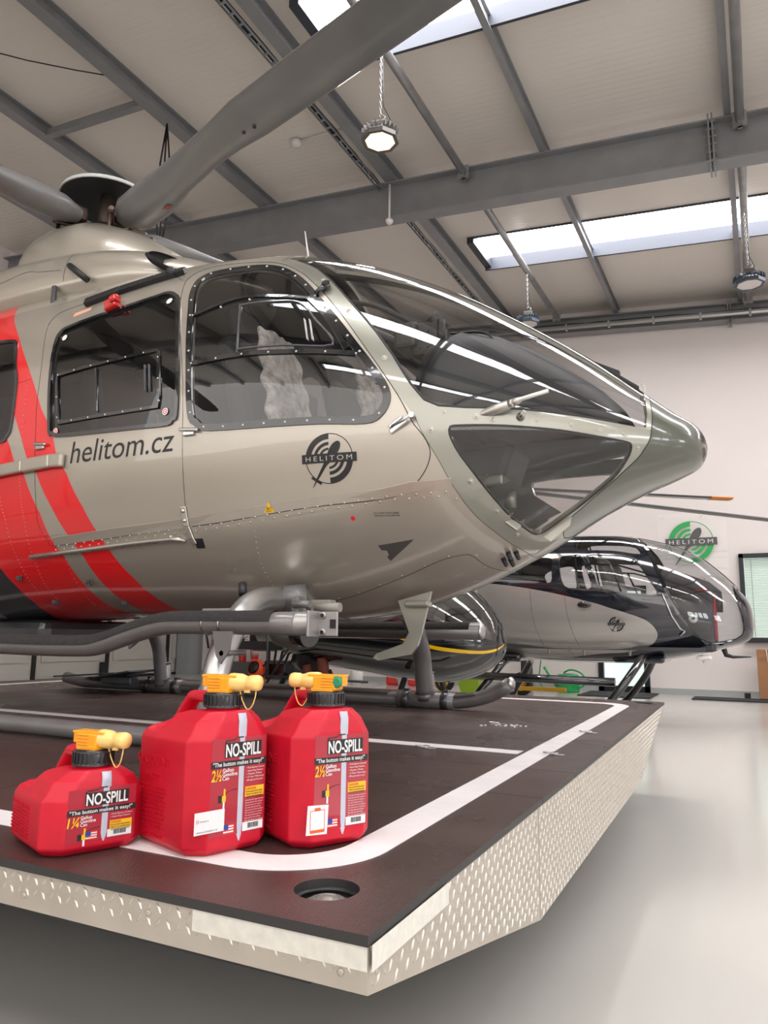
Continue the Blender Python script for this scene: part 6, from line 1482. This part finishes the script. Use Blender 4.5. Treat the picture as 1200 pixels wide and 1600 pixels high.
# lime bin, red canisters, yellow box
b = MB(); b.grid([[Vector((sx * a, sy * a2, z)) for sx, sy in ((-1, -1), (1, -1), (1, 1), (-1, 1))] for a, a2, z in ((.16, .12, 0), (.22, .16, .30), (.24, .18, .30), (.24, .18, .27))], closed_v=True, smooth=False); b.box((0, 0, .01), (.3, .22, .02))
o = b.build('plastic_bin', mat('lime_plastic', (.30, .48, .02), .4)); o.location = (-4.98, 13.6, 0); prop(o, 'lime green plastic bin on the floor behind the platform', 'bin')
for x, lab in ((-7.05, 'red canister standing left of the metal funnel behind the skid'), (-6.55, 'red canister standing right of the metal funnel behind the skid')):
    b = MB(); b.box((0, 0, .13), (.34, .2, .26), None, .04); b.cyl((.1, 0, .25), (.1, 0, .29), .03); o = b.build('red_canister', REDP); o.location = (x, 14.6, 0); prop(o, lab, 'canister')
b = MB(); b.lathe([(.02, 0), (.03, .05), (.10, .24), (.105, .25)], n=20); o = b.build('metal_funnel', SILV); o.location = (-6.80, 14.3, 0); prop(o, 'pale metal funnel between two red canisters', 'funnel')
b = MB(); b.box((0, 0, .12), (.36, .26, .24), None, .015); b.box((0, 0, .245), (.38, .28, .02)); o = b.build('yellow_tool_box', mat('box_yellow', (.70, .42, .05), .5)); o.location = (-6.1, 14.7, 0); prop(o, 'yellow box on the floor right of the red canisters', 'box')
b = MB(); b.lathe([(0, 0), (.13, 0), (.14, .28), (.11, .32), (0, .33)], n=20); b.tube([(0, 0, .33), (.1, 0, .40)], .03, 8); o = b.build('white_drum', CREAM); o.location = (-7.75, 14.2, 0); prop(o, 'white rounded drum by the back wall behind the gas cans', 'drum')
# mats and cardboard
matm = noise_var(mat('floor_mat_black', (.03, .03, .032), .9), 50, .2)
b = MB(); b.box((0, 0, .01), (1.25, 1.25, .02), None, .004); o = b.build('door_mat', matm); o.location = (-2.45, 14.55, 0); prop(o, 'black mat in front of the glazed door', 'mat')
b = MB(); b.box((0, 0, .01), (3.2, .65, .02), None, .004); o = b.build('door_mat', matm); o.location = (.42, 14.55, 0); prop(o, 'long black runner mat under the office window', 'mat')
b = MB(); b.box((0, 0, .42), (1.1, .10, .84), Matrix.Rotation(R(-6), 3, 'X'), .004); cb = b.build('cardboard_box', noise_var(mat('cardboard', (.35, .17, .08), .8), 4, .1)); cb.location = (.42, 14.80, .022); prop(cb, 'flat brown cardboard box leaning against the wall under the window', 'box')
b = MB(); b.bar((-.32, -.105, .02), (-.40, -.01, .84), .012, .003); b.build('strapping_band', CREAM, cb)
b = MB(); b.bar((-.54, -.10, .845), (.54, -.01, .845), .03, .006); b.build('box_flap', cb.data.materials[0], cb)
b = MB(); b.box((0, 0, .05), (.10, .08, .10), None, .01); o = b.build('door_stop', BLACK); o.location = (-.32, 15.05, 0); prop(o, 'small black block on the floor against the baseboard left of the cardboard', 'block')
# long black towing bar and stay wires of the small helicopter's ground kit
b = MB(); b.box((0, 0, 0), (.9, .05, .09)); o = b.build('rotor_tie_bar', BLACK, H3); o.location = (-4.95, 6.6, .92)
b = MB()
for a, c in (((-4.62, 6.5, 1.1), (-4.58, 6.5, .40)), ((-4.2, 6.5, 1.1), (-4.62, 6.5, .52)), ((-5.45, 6.5, 1.15), (-5.38, 6.5, .88)), ((-4.6, 6.45, .62), (-3.4, 6.45, .60))): b.tube([a, c], .012, 8)
b.build('stay_struts', BLACK, H3)
bpy.context.view_layer.update()
